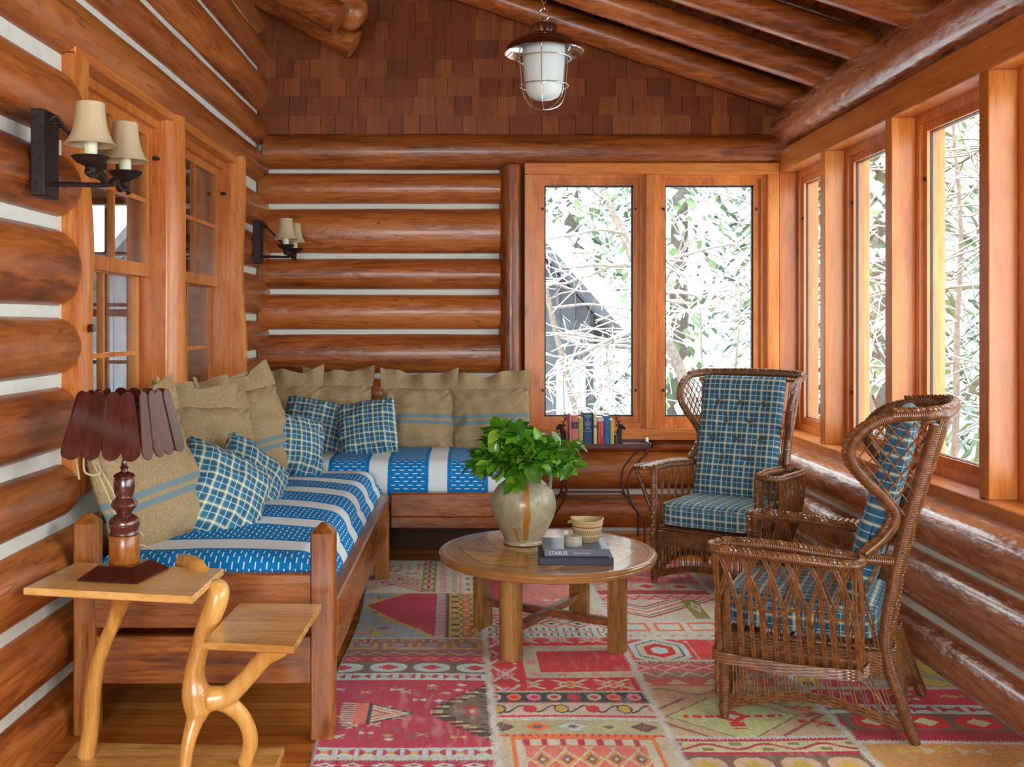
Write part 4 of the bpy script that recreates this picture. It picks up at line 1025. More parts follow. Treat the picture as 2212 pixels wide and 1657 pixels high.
prof = [(.001, .004), (.095, .0), (.104, .004), (.105, .015), (.099, .022), (.112, .05), (.136, .095), (.158, .145), (.169, .19), (.168, .225), (.156, .265), (.132, .30), (.100, .325), (.074, .340), (.062, .352), (.060, .375), (.064, .395), (.072, .402), (.068, .406), (.058, .400), (.052, .38), (.050, .34), (.001, .33)]
MB().lathe(prof, seg=64).build('body', JM, jug, sharp=60)
h = MB(); P = bez([(.055, -.02, .385), (.085, -.022, .412), (.122, -.024, .402), (.138, -.024, .36), (.135, -.022, .30), (.128, -.02, .262)], 10)
h.tube([p+Vector((0, -.008, 0)) for p in P], [.0125]*(len(P)-6)+[.013, .013, .014, .014, .015, .016], 10, flat=.8); h.tube([p+Vector((0, .010, 0)) for p in P], .011, 10, flat=.8)
h.build('handle', plain('grey_glaze', (.22, .19, .15), .35, 0, .3, 30, .2, coat=.3), jug)
# leafy branches
lm, nt, b = newmat('salal_leaf'); N = NB(nt); geo = N.n('ShaderNodeAttribute', attribute_name='tone')
c = N.ramp(geo.outputs['Fac'], [(.1, (.02, .10, .008)), (.45, (.085, .29, .012)), (.8, (.32, .56, .05))]); N.link(c, b.inputs['Base Color'])
b.inputs['Roughness'].default_value = .32; b.inputs['Transmission Weight'].default_value = 0; b.inputs['Coat Weight'].default_value = .3; b.inputs['Subsurface Weight'].default_value = .0
M['leaf'] = lm
tl = nt.nodes.new('ShaderNodeBsdfTranslucent'); mx = nt.nodes.new('ShaderNodeMixShader'); mx.inputs[0].default_value = .25; N.link(c, tl.inputs[0])
N.link(b.outputs[0], mx.inputs[1]); N.link(tl.outputs[0], mx.inputs[2]); N.link(mx.outputs[0], nt.nodes['Material Output'].inputs[0])
M['stem'] = plain('brown_twig', (.12, .08, .04), .7)
pl_ = empty('leafy_branches', (.262, 5.33, .84), 0, 'bunch of glossy green leafy branches standing in the stoneware jug', 'plant')
rg = random.Random(21); lf = MB(); tone = []; stm = MB()
def leaf(base, d, nrm, L):
    d = d.normalized(); s = d.cross(nrm).normalized(); n_ = s.cross(d)
    W_ = L*.30; rows = [(0, .0), (.12, .45), (.3, .85), (.5, 1.0), (.7, .82), (.88, .38), (1, .0)]
    vs = []; cv = rg.uniform(.08, .30)
    for (t, w_) in rows:
        c = base+d*L*t - n_*L*cv*t*t
        vs += [c-s*W_*w_+n_*W_*w_*.28, c, c+s*W_*w_+n_*W_*w_*.28]
    fs = []
    for i in range(len(rows)-1):
        a = i*3; fs += [(a, a+1, a+4, a+3), (a+1, a+2, a+5, a+4)]
    lf.add(vs, fs); t_ = min(1, max(0, rg.gauss(.42, .2))); tone.extend([t_]*len(vs))
for i in range(42):
    a = rg.uniform(0, 6.283); el = rg.uniform(.05, 1.35) if i > 12 else rg.uniform(-.15, .35)
    if math.cos(a) > .1 and el < .2: el = rg.uniform(.2, .5)
    L = rg.uniform(.20, .30)*(1 if el < .9 else .92)
    dv = Vector((math.cos(a)*math.cos(el)*1.12, math.sin(a)*math.cos(el)*.9, math.sin(el)*.92))
    p0 = Vector((math.cos(a)*.02, math.sin(a)*.02, -.09)); p1 = Vector((math.cos(a)*.04, math.sin(a)*.04, .02)); p2 = dv*L*.6+Vector((0, 0, .03+.02*el)); p3 = dv*L+Vector((0, 0, rg.uniform(-.03, .02)))
    P = bez([p0, p1, p2, p3], 5); stm.tube(P, .0028, 5)
    for j in range(5, len(P)):
        t = (P[j]-P[j-1]).normalized()
        for _ in range(2 if j < len(P)-2 else 3):
            rd = Vector((rg.gauss(0, 1), rg.gauss(0, 1), rg.gauss(0, .6))).normalized()
            if P[j].y < .05: rd += Vector((0, -.3, 0))
            leaf(P[j], t*.55+rd*.8, (Vector((0, 0, 1))+Vector((rg.gauss(0, .5), rg.gauss(-.3, .5), 0))).normalized(), rg.uniform(.062, .108))
o = lf.build('leaves', lm, pl_, sharp=180); at = o.data.attributes.new('tone', 'FLOAT', 'POINT'); at.data.foreach_set('value', tone)
stm.build('stems', M['stem'], pl_)

# books and boxes on the table
def flat_book(name, x0, x1, y0, y1, z, th, cc, label, group, spine=None, rz=0):
    cx, cy = (x0+x1)/2, (y0+y1)/2; w2, d2 = (x1-x0)/2, (y1-y0)/2
    e = empty(name, (cx, cy, z), rz, label, 'book', group)
    c = MB(); t = .003
    c.box((-w2, -d2, 0), (w2, d2, t), bev=.001); c.box((-w2, -d2, th-t), (w2, d2, th), bev=.001); c.box((-w2, -d2-.002, 0), (w2, -d2+.004, th), bev=.0015)
    c.build('cover', cc, e, sharp=30)
    MB().box((-w2+.004, -d2+.005, t), (w2-.004, d2-.004, th-t)).build('pages', M['paper'], e, smooth=False)
    return e, w2, d2
M['paper'] = plain('page_edges', (.75, .70, .58), .9, 0, .1, 300, .1)
def letter(parent, s, size, loc, rot, mat, name='lettering', sx=1, align='LEFT'):
    cu = bpy.data.curves.new(name, 'FONT'); cu.body = s; cu.size = size; cu.extrude = .0003; cu.align_x = align; cu.space_character = 1.08
    tmp = bpy.data.objects.new(name, cu); COL.objects.link(tmp); me = bpy.data.meshes.new_from_object(tmp.evaluated_get(bpy.context.evaluated_depsgraph_get()))
    bpy.data.objects.remove(tmp); o = bpy.data.objects.new(name, me); COL.objects.link(o); o.parent = parent; o.location = loc; o.rotation_euler = rot; o.scale = (sx, 1, 1)
    me.materials.clear(); me.materials.append(mat); return o
M['cream'] = plain('cream_print', (.75, .70, .55), .6); M['gilt'] = plain('gold_print', (.75, .50, .15), .5)
TZ = .4615
bk, w2, d2 = flat_book('coffee_table_book', .317, .667, 4.845, 5.10, TZ, .034, plain('navy_cloth', (.018, .024, .048), .55, 0, .1, 300), 'dark navy hardback lying flat on the coffee table beneath a grey one', 'stacked hardbacks on the coffee table', rz=R(-1.5))
bk, w2, d2 = flat_book('coffee_table_book', .34, .648, 4.87, 5.135, TZ+.0342, .035, plain('slate_cover', (.11, .125, .165), .33, 0, 0, 10), 'grey hardback titled STABLES lying on top of the navy book', 'stacked hardbacks on the coffee table', rz=R(-.5))
letter(bk, 'STABLES', .0225, (-w2+.022, -d2-.0024, .0095), (R(90), 0, 0), M['cream'], sx=.98)
letter(bk, 'KATHRYN MASSON', .0085, (-w2+.138, -d2-.0024, .0125), (R(90), 0, 0), M['cream'])
letter(bk, 'r', .010, (w2-.016, -d2-.0024, .0125), (R(90), 0, 0), M['cream'])
BT = TZ+.0694
m, nt, b = newmat('carved_stone'); N = NB(nt); n1 = N.noise(N.coords(), 30, 4); c = N.mix(N.mapr(n1, .35, .65), (.30, .27, .19), (.46, .44, .36))
N.link(c, b.inputs['Base Color']); b.inputs['Roughness'].default_value = .6; N.bump(n1, .3, .003, b); M['stone'] = m
tb = empty('trinket_box', (.483, 4.955, BT), 0, 'small round grey-green stone box on the grey book', 'box')
MB().lathe([(.001, 0), (.041, 0), (.0435, .003), (.0435, .029), (.001, .029)], seg=40).build('box_body', M['stone'], tb, sharp=40)
MB().lathe([(.001, .0295), (.044, .0295), (.044, .045), (.041, .048), (.036, .048), (.034, .046), (.001, .046)], seg=40).build('lid', M['stone'], tb, sharp=40)
m, nt, b = newmat('woven_grass'); N = NB(nt); t = N.n('ShaderNodeTexCoord'); sp = N.n('ShaderNodeSeparateXYZ'); N.link(t.outputs['UV'], sp.inputs[0])
u, z = sp.outputs[0], sp.outputs[1]
c = N.mix(N.noise(N.coords('UV', (120, 300, 1)), 1, 2), (.45, .29, .12), (.68, .50, .27))
sl_ = N.math('FRACT', N.math('ADD', N.math('MULTIPLY', u, 46), N.math('MULTIPLY', z, 40))); band = N.math('MULTIPLY', N.math('GREATER_THAN', N.math('FRACT', N.math('DIVIDE', z, .030)), .28), N.math('LESS_THAN', z, .066)); band = N.math('MULTIPLY', band, N.math('GREATER_THAN', z, .008))
c = N.mix(N.math('MULTIPLY', band, N.math('LESS_THAN', sl_, .38)), c, (.10, .05, .03)); rl = N.mapr(N.math('ABSOLUTE', N.math('SUBTRACT', z, .077)), .002, .003, 1, 0); c = N.mix(rl, c, (.25, .05, .03))
N.link(c, b.inputs['Base Color']); b.inputs['Roughness'].default_value = .85; N.bump(N.math('SINE', N.math('MULTIPLY', z, 1400)), .5, .002, b); M['grass'] = m
bs = empty('woven_basket', (.562, 5.055, BT), 0, 'small woven grass basket with a dark slanted pattern behind the stone box', 'basket')
bb = MB().lathe([(.001, 0), (.048, 0), (.058, .006), (.066, .03), (.072, .06), (.078, .095), (.081, .108), (.075, .108), (.070, .09), (.06, .03), (.05, .010), (.001, .010)], seg=48); bb.build('bowl', M['grass'], bs, sharp=60)
rm = MB(); P = [(.079*math.cos(a), .079*math.sin(a), .108+.006*math.cos(a*2)) for a in [2*math.pi*k/48 for k in range(48)]]
rm.tube(P, .0042, 8, closed=True); rm.tube(bez([(-.079, -.012, .104), (-.092, -.016, .100), (-.096, -.018, .094), (-.088, -.014, .092), (-.078, -.01, .096)], 6), .003, 6); rm.build('rim', M['grass'], bs)

# ------------------------------------------------------------------ branch side table and lamp
st = empty('branch_side_table', (0, 0, 0), 0, 'honey-coloured side table of natural forked branches carrying two square boards at different heights', 'table')
def slab(pts, z0, z1, mat, name, edge=.004):
    mb = MB(); n = len(pts); c = sum((Vector(p) for p in pts), Vector((0, 0)))/n
    ins = [Vector(p)+(c-Vector(p)).normalized()*edge for p in pts]
    lv = [(ins, z0), ([Vector(p) for p in pts], z0+edge), ([Vector(p) for p in pts], z1-edge), (ins, z1)]; vs = [(p.x, p.y, z) for q, z in lv for p in q]
    fs = [(j*n+k, j*n+(k+1) % n, (j+1)*n+(k+1) % n, (j+1)*n+k) for j in range(3) for k in range(n)]+[tuple(range(n))[::-1], tuple(3*n+k for k in range(n))]
    return mb.add(vs, fs).build(name, mat, st, sharp=25)
slab([(-1.535, 3.50), (-.925, 3.385), (-.918, 3.775), (-1.50, 3.875)], .675, .70, M['birchX'], 'upper_board')
slab([(-.885, 3.35), (-.578, 3.305), (-.564, 3.81), (-.872, 3.826)], .535, .56, M['birchX'], 'lower_board')
slab([(-1.48, 3.25), (-.70, 3.25), (-.70, 3.81), (-1.49, 3.85)], .0, .03, M['birchX'], 'base_board')
def pt(px, py, Y): return Vector(((px-1022)*Y/F, Y, 1.6-(py-700)*Y/F))
def smoothtube(mb, pts, radii, seg=14, n=8):
    P = bez(pts, n); rr = bez([(r, 0, 0) for r in radii], n); mb.tube(P, [q.x for q in rr], seg)
def organic(parts, name):
    """branches fused into one surface"""
    mb = MB()
    for pts, rad in parts: smoothtube(mb, pts, rad)
    o = mb.build(name, M['birch'], st, sharp=180)
    md = o.modifiers.new('fuse', 'REMESH'); md.mode = 'VOXEL'; md.voxel_size = .0042; md.use_smooth_shade = True
    sm = o.modifiers.new('soften', 'SMOOTH'); sm.iterations = 10; sm.factor = .6
    return o
organic([([(-1.404, 3.72, .028), (-1.385, 3.715, .14), (-1.372, 3.70, .27), (-1.345, 3.69, .40), (-1.29, 3.68, .53), (-1.262, 3.67, .60), (-1.245, 3.66, .678)], [.034, .030, .030, .027, .026, .036, .085])], 'branch_leg')
Y_ = 3.60
A = [pt(397, 1668, 3.52), pt(404, 1620, 3.54), pt(418, 1566, 3.57), pt(438, 1520, 3.6)]
A[0].z = .028
Bf = [pt(528, 1640, 3.66), pt(541, 1600, 3.65), pt(528, 1555, 3.64), pt(494, 1522, 3.62), pt(455, 1508, 3.6)]
Bf[0].z = .028
trunk = [pt(430, 1545, 3.59), pt(423, 1500, 3.6), pt(420, 1455, 3.6), pt(430, 1405, 3.6), pt(447, 1352, 3.6), pt(466, 1305, 3.6), pt(470, 1275, 3.62), pt(455, 1245, 3.68), pt(425, 1222, 3.79), pt(392, 1216, 3.90)]
trunk[-1].z = .70; trunk[-2].z = .705; trunk[-3].z = .64
limb = [pt(450, 1510, 3.6), pt(495, 1500, 3.6), pt(535, 1462, 3.58), pt(572, 1420, 3.56), pt(605, 1398, 3.55), pt(628, 1385, 3.55)]
limb[-1].z = .548
organic([(A, [.020, .023, .030, .040]), (Bf, [.027, .028, .028, .033, .036]), (trunk, [.044, .050, .037, .033, .037, .040, .041, .034, .03, .028]), (limb, [.046, .036, .032, .032, .036, .030])], 'branch_leg')
mb = MB(); mb.box((-.97, 3.44, .530), (-.60, 3.72, .5345)); 

lamp = empty('table_lamp', (-1.250, 3.675, .70), R(-11), 'table lamp of dark turned wood with a shade of overlapping wooden slats', 'lamp')
mb = MB(); vs = [(sx*w_, sy*w_, z) for z, w_ in ((0, .113), (.006, .115), (.046, .066)) for sx, sy in ((-1,-1), (1,-1), (1,1), (-1,1))]
fs = [(j*4+k, j*4+(k+1) % 4, (j+1)*4+(k+1) % 4, (j+1)*4+k) for j in range(2) for k in range(4)]+[(3,2,1,0), (8,9,10,11)]
mb.add(vs, fs).build('base', M['walnut'], lamp, smooth=False)
MB().lathe([(.001, .046), (.050, .046), (.053, .050), (.053, .142), (.050, .146), (.001, .146)], seg=40).build('block', M['bedZ'], lamp, sharp=40)
pf = [(.001, .146), (.050, .147), (.052, .150), (.050, .158), (.048, .162), (.0545, .178), (.055, .19), (.050, .205), (.036, .216), (.026, .222), (.027, .226), (.040, .240), (.0475, .252), (.044, .264), (.031, .279), (.030, .284), (.036, .297), (.0375, .312), (.0375, .345), (.034, .351), (.040, .354), (.036, .362), (.014, .372), (.012, .380), (.016, .386), (.011, .392), (.010, .41), (.001, .41)]
MB().lathe([(r*.98, z) for r, z in pf], seg=40).build('turned_stem', M['walnut'], lamp, sharp=45)
MB().tube([(0, 0, .41), (0, 0, .64)], .006, 10).build('lamp_rod', M['iron'], lamp)
sh = empty('lamp_shade', (0, 0, 0), parent=lamp)
HB, HT, ZB, ZT = .150, .108, .43, .665
hp = MB()
for z in (.50, .625):
    t = (z-ZB)/(ZT-ZB); h_ = lerp(HB, HT, t)-.006
    for k in range(4):
        a = [(-h_, -h_), (h_, -h_), (h_, h_), (-h_, h_)]; hp.tube([(*a[k], z), (*a[(k+1) % 4], z)], .004, 6)
for k in range(4):
    a = math.pi/2*k+math.pi/4; hp.tube([(0, 0, .62), ((HT-.005)*math.sqrt(2)*math.cos(a), (HT-.005)*math.sqrt(2)*math.sin(a), .625)], .003, 6)
hp.build('wire_frame', M['iron'], sh)
for side in range(4):
    for k in range(4):
        mb = MB(); cb = lerp(-HB, HB, (k+.5)/4); c_t = lerp(-HT, HT, (k+.5)/4); wb_, wt_ = HB/4*.97, HT/4*1.03
        outl = []; n = 10; L = math.hypot(ZT-ZB, HB-HT)+.0
        for q in range(n+1): a = math.pi+math.pi*q/n; outl.append((cb+wb_*math.cos(a), wb_+wb_*math.sin(a)))
        for q in range(n+1): a = math.pi*q/n; outl.append((c_t+wt_*math.cos(a), L-wt_+wt_*math.sin(a)))
        def place(s, l, d):
            t = l/L; y = -(lerp(HB, HT, t)+.004+d+(k % 2)*.0035); return (s, y, lerp(ZB, ZT, t))
        f0 = [place(s, l, 0) for s, l in outl]; f1 = [place(s, l, .005) for s, l in outl]; m_ = len(outl)
        fs = [tuple(range(m_)), tuple(m_+q for q in range(m_))[::-1]]+[(q, m_+q, m_+(q+1) % m_, (q+1) % m_) for q in range(m_)]
        mb.add(f0+f1, fs).build('slat', M['walnut'], sh, smooth=False, M=Matrix.Rotation(math.pi/2*side, 4, 'Z'))
MB().lathe([(.001, .62), (.016, .62), (.014, .64), (.006, .65), (.001, .652)], seg=16).build('finial', M['walnut'], lamp)

# ------------------------------------------------------------------ wall sconces
lin, nt, b = newmat('linen_shade'); N = NB(nt); nz = N.noise(N.coords('Object', (80, 80, 20)), 3, 3)
N.link(N.mix(nz, (.60, .47, .27), (.78, .66, .43)), b.inputs['Base Color']); b.inputs['Roughness'].default_value = .9
tl = nt.nodes.new('ShaderNodeBsdfTranslucent'); tl.inputs[0].default_value = (.7, .55, .32, 1); mx = nt.nodes.new('ShaderNodeMixShader'); mx.inputs[0].default_value = .35
N.link(b.outputs[0], mx.inputs[1]); N.link(tl.outputs[0], mx.inputs[2]); N.link(mx.outputs[0], nt.nodes['Material Output'].inputs[0])
M['candle'] = plain('dripping_candle', (.66, .62, .42), .6, 0, .8, 45, .06)
sc0 = empty('wall_sconce', (0, 0, 0))
MB().box((-.02, -.066, -.155), (.03, .066, .155), bev=.004).build('backplate', M['iron'], sc0, sharp=30)
hk = MB(); X = .235
hk.tube(bez([(.02, 0, -.105), (.10, 0, -.106), (.20, 0, -.108), (X+.02, 0, -.105)], 6), .009, 8)
hk.tube(bez([(.03, 0, .115), (.06, 0, .115), (.075, 0, .095), (.16, 0, .01), (X-.01, 0, -.085)], 6), .007, 8)
hk.tube(bez([(.028, -.02, .12), (.05, -.02, .135), (.062, 0, .12), (.05, .015, .105), (.03, .01, .11)], 6), .006, 8)
hk.tube(bez([(X, -.205, -.085), (X, -.18, -.100), (X+.005, -.10, -.080), (X, -.03, -.108), (X+.006, .05, -.085), (X, .12, -.108), (X, .19, -.098), (X, .215, -.11)], 6), [.010+.003*math.sin(i*.9) for i in range(43)], 8)
for s in (-1, 1): hk.lathe([(.001, -.022), (.014, -.016), (.02, 0), (.012, .012), (.001, .016)], c=(X, s*.175, -.075), seg=12)
hk.build('arm', M['iron'], sc0)
for s in (-1, 1):
    c = empty('candle_light', (X, s*.175, 0), parent=sc0)
    MB().lathe([(.001, -.070), (.02, -.068), (.045, -.056), (.064, -.036), (.062, -.034), (.044, -.050), (.02, -.060), (.001, -.061)], seg=32).build('drip_pan', M['iron'], c)
    MB().lathe([(.001, -.06), (.024, -.06), (.022, -.03), (.0225, .03), (.021, .04), (.001, .04)], seg=18).build('candle_tube', M['candle'], c)
    mb = MB(); pr = [(.086, .0), (.076, .012), (.062, .04), (.054, .07), (.049, .10), (.0465, .145)]; pr = pr+[(r-.002, z) for r, z in pr[::-1]]
    seg = 32; vs = []; fs = []
    for r, z in pr:
        for k in range(seg):
            a = 2*math.pi*k/seg; rr = r*(1-.03*abs(math.sin(a*4))**.7*-1-.02); vs.append((rr*math.cos(a), rr*math.sin(a), z+.005))
    n = len(pr)
    for i in range(n):
        for k in range(seg): l = (k+1) % seg; fs.append((i*seg+k, i*seg+l, ((i+1) % n)*seg+l, ((i+1) % n)*seg+k))
    mb.add(vs, fs).build('shade', lin, c, sharp=50)
def fix(o, loc, lab):
    o.location = loc; tag(o, lab, 'wall lamp', 'iron candle sconces on the log wall')
fix(sc0, (-1.550, 3.70, 2.21), 'iron two-candle wall sconce with cream shades, the large near one before the double window')
s2 = copy_tree(sc0); fix(s2, (-1.550, 7.37, 2.19), 'iron two-candle wall sconce with cream shades, the small far one beside the log corner')

# ------------------------------------------------------------------ pendant
op, nt, b = newmat('opal_glass'); b.inputs['Base Color'].default_value = (.80, .86, .84, 1); b.inputs['Roughness'].default_value = .12
N = NB(nt); tl = nt.nodes.new('ShaderNodeBsdfTranslucent'); tl.inputs[0].default_value = (.9, .95, .93, 1); mx = nt.nodes.new('ShaderNodeMixShader'); mx.inputs[0].default_value = .45
N.link(b.outputs[0], mx.inputs[1]); N.link(tl.outputs[0], mx.inputs[2]); N.link(mx.outputs[0], nt.nodes['Material Output'].inputs[0])
Yp = 4.6; kx = Yp/F
pd = empty('pendant_lamp', ((1175-1022)*kx, Yp, 1.6+(700-105)*kx), 0, 'caged ship-style pendant lamp with an opal glass, hanging by a chain from the ceiling', 'lamp')
zp = lambda py: (105-py)*kx
MB().lathe([(.001, zp(73)), (.055, zp(73)), (.062, zp(75)), (.10, zp(80)), (.14, zp(90)), (.165, zp(101)), (.181, zp(113)), (.179, zp(114)), (.160, zp(104)), (.12, zp(90)), (.06, zp(80)), (.001, zp(78))], seg=64).build('reflector', M['brass'], pd, sharp=60)
MB().lathe([(.158, zp(104.6)), (.178, zp(114.4)), (.176, zp(115.4)), (.150, zp(102.6)), (.11, zp(90.6)), (.06, zp(82.6)), (.001, zp(81))][::1], seg=64).build('reflector_lining', M['steel'], pd, sharp=60)
mb = MB(); seg = 48; vs = []; pr = [(.001, zp(52)), (.05, zp(53)), (.057, zp(56)), (.059, zp(64)), (.056, zp(73)), (.001, zp(73))]
for r, z in pr:
    for k in range(seg): a = 2*math.pi*k/seg; q = r*(1-.10*(k % 4 < 1)); vs.append((q*math.cos(a), q*math.sin(a), z))
fs = [(i*seg+k, i*seg+(k+1) % seg, (i+1)*seg+(k+1) % seg, (i+1)*seg+k) for i in range(5) for k in range(seg)]
mb.add(vs, fs).build('cap', M['brass'], pd, sharp=40)
MB().lathe([(.001, zp(48)), (.014, zp(49)), (.018, zp(53)), (.001, zp(54))], seg=16).build('cap_knob', M['brass'], pd)
MB().lathe([(.085, zp(92)), (.097, zp(93)), (.095, zp(120)), (.091, zp(150)), (.086, zp(180)), (.080, zp(198)), (.066, zp(209)), (.04, zp(215)), (.001, zp(217)), (.001, zp(216)), (.04, zp(214)), (.078, zp(197)), (.088, zp(150)), (.092, zp(93))], seg=48).build('glass_globe', op, pd, sharp=60)
cg = MB()
for k in range(6):
    a = math.pi/3*k+.35; P = [(.117, 95), (.118, 130), (.112, 165), (.106, 195), (.095, 213), (.07, 227), (.03, 235), (0, 237)]
    cg.tube(bez([(r*math.cos(a), r*math.sin(a), zp(y)) for r, y in P], 4), .0022, 6)
for r, y in ((.1215, 128), (.109, 186)): cg.tube([(r*math.cos(2*math.pi*k/40), r*math.sin(2*math.pi*k/40), zp(y)) for k in range(40)], .0022, 6, closed=True)
cg.build('wire_cage', M['steel'], pd)
ch = MB()
ch.tube([(.022*math.cos(t), 0, zp(31)+.026*math.sin(t)) for t in [2*math.pi*k/24 for k in range(24)]], .003, 6, closed=True)
zt = zc(pd.location.x)-.0+.10-pd.location.z; z = zp(21); k = 0
while z < zt:
    ch.tube([((.009*math.cos(t) if k % 2 else 0), (0 if k % 2 else .009*math.cos(t)), z+.017+.018*math.sin(t)) for t in [2*math.pi*q/14 for q in range(14)]], .0026, 5, closed=True)
    z += .029; k += 1
ch.build('chain', M['steel'], pd)
# ------------------------------------------------------------------ metal tray table with books
TX0, TX1, TY0, TY1, TH = .50, 1.296, 7.40, 7.74, .712
tr = empty('tray_table', ((TX0+TX1)/2, (TY0+TY1)/2, 0), 0, 'brown metal tray table with S-curved legs under the back window', 'table')
tx, ty = (TX1-TX0)/2, (TY1-TY0)/2
mb = MB(); mb.box((-tx, -ty, TH-.004), (tx, ty, TH), bev=.0015)
for a, b in (((-tx, -ty, TH-.012), (tx, -ty+.012, TH+.022)), ((-tx, ty-.012, TH-.012), (tx, ty, TH+.022)), ((-tx, -ty, TH-.012), (-tx+.012, ty, TH+.022)), ((tx-.012, -ty, TH-.012), (tx, ty, TH+.022))): mb.box(a, b, bev=.002)
mb.build('tray', M['cartmetal'], tr, sharp=30)
for s in (-1, 1):
    MB().tube([(s*(tx-.01), -.035, TH+.02), (s*(tx-.01), -.035, TH+.05), (s*(tx-.01), .035, TH+.05), (s*(tx-.01), .035, TH+.02)], .005, 8).build('handle', M['steel'], tr)
    for t in (-1, 1):
        P = [(s*(tx-.045), 0, TH-.012), (s*(tx-.045), 0, TH-.055), (s*(tx-.10), 0, TH-.11), (s*(tx-.165), 0, TH-.20), (s*(tx-.178), 0, TH-.30), (s*(tx-.15), 0, TH-.40), (s*(tx-.09), 0, TH-.49), (s*(tx-.06), 0, TH-.53), (s*(tx-.055), 0, TH-.58), (s*(tx-.055), 0, 0)]
        MB().tube([(p.x, t*(ty-.02), p.z) for p in bez(P, 6)], .009, 8, flat=.8).build('leg', M['cartmetal'], tr)
mb = MB(); zz = .335
for t in (-1, 1): mb.box((-tx+.17, t*(ty-.02)-.008, zz-.008), (tx-.17, t*(ty-.02)+.008, zz+.008), bev=.002)
for s in (-1, 1): mb.box((s*(tx-.172)-.008, -ty+.02, zz-.008), (s*(tx-.172)+.008, ty-.02, zz+.008), bev=.002)
mb.build('lower_rail', M['cartmetal'], tr, sharp=30)
def up_book(x0, x1, h, cc, label, spine=None, d=.16, band=None, txt=None, pages=True):
    y = 7.425; e = empty('book', ((x0+x1)/2, y, TH+.0005), 0, label, 'book', 'books between the stag bookends'); w2 = (x1-x0)/2-.0006
    c = MB(); t = .0025
    c.box((-w2, 0, 0), (-w2+t, d, h), bev=.001); c.box((w2-t, 0, 0), (w2, d, h), bev=.001)
    n = 8; ring = [(w2*math.cos(math.pi+math.pi*k/n), .003-.006*math.sin(math.pi*k/n)) for k in range(n+1)]+[(w2, .004), (-w2, .004)]
    m_ = len(ring); c.add([(x, yy, z) for z in (0, h) for x, yy in ring], [(q, (q+1) % m_, m_+(q+1) % m_, m_+q) for q in range(m_)]+[tuple(range(m_))[::-1], tuple(m_+q for q in range(m_))])
    c.build('cover', cc, e, sharp=50)
    MB().box((-w2+t, .004, .003), (w2-t, d-.004, h-.003)).build('pages', M['paper'], e, smooth=False)
    if band:
        for z0, z1, mm in band: MB().box((-w2*.97, -.0042, z0), (w2*.97, .002, z1), bev=.0008).build('spine_label', mm, e)
    if txt:
        for s, size, z, mm, vert, dx in txt:
            letter(e, s, size, (dx, -.0046, z), (R(90), R(90) if vert else 0, 0), mm, align='CENTER' if not vert else 'LEFT')
bc = lambda n, c: plain(n, c, .55, 0, .1, 200, .08)
red_, rose, dk = bc('red_cloth', (.50, .03, .025)), bc('rose_cloth', (.62, .16, .13)), bc('dark_label', (.05, .03, .035))
up_book(.697, .712, .232, bc('pink_cloth', (.62, .22, .24)), 'thin pink book at the left of the row on the tray table')
up_book(.712, .762, .226, rose, 'rose red book with a dark band on its spine', band=[(.13, .18, dk)], txt=[('THE', .008, .158, M['gilt'], 0, 0), ('TREES', .008, .145, M['gilt'], 0, 0)])
up_book(.762, .797, .208, bc('olive_cloth', (.40, .38, .10)), 'olive green book between the rose red one and the thick navy one', band=[(.004, .045, bc('olive_dark', (.22, .2, .06)))])
up_book(.797, .862, .243, bc('navy_jacket', (.012, .055, .16)), 'thick navy book with white lettering, the tallest in the row',
        txt=[('SCIENCE', .011, .212, M['cream'], 0, 0), ('of', .010, .198, M['cream'], 0, 0), ('The', .010, .184, M['cream'], 0, 0), ('Natural', .013, .169, M['cream'], 0, 0), ('History', .013, .155, M['cream'], 0, 0), ('of', .010, .142, M['cream'], 0, 0), ('Birds', .011, .129, M['cream'], 0, 0)],
        band=[(.111, .1125, M['cream']), (.2255, .227, M['cream'])])
up_book(.862, .871, .243, bc('black_cloth', (.012, .02, .03)), 'thin black book pressed against the thick navy one')
up_book(.871, .896, .236, bc('straw_jacket', (.60, .58, .36)), 'pale straw coloured book with a dark mark on its spine', band=[(.135, .158, bc('grey_print', (.15, .2, .17)))])
up_book(.897, .947, .212, red_, 'red book with a white top panel and two lines of vertical lettering', band=[(.182, .208, bc('white_panel', (.6, .55, .55)))],
        txt=[('THE HORSES OF BRIDGE', .0125, .172, M['gilt'], 1, -.013), ('RALPH MOODY', .0135, .172, M['cream'], 1, .004)])
up_book(.947, .991, .222, bc('blue_cloth', (.012, .13, .42)), 'bright blue book standing next to the red one', band=[(.094, .096, dk), (.112, .114, dk), (.125, .126, dk), (.16, .162, dk)])
up_book(.992, 1.021, .192, bc('mustard_cloth', (.45, .42, .07)), 'short mustard green book next to the right bookend')
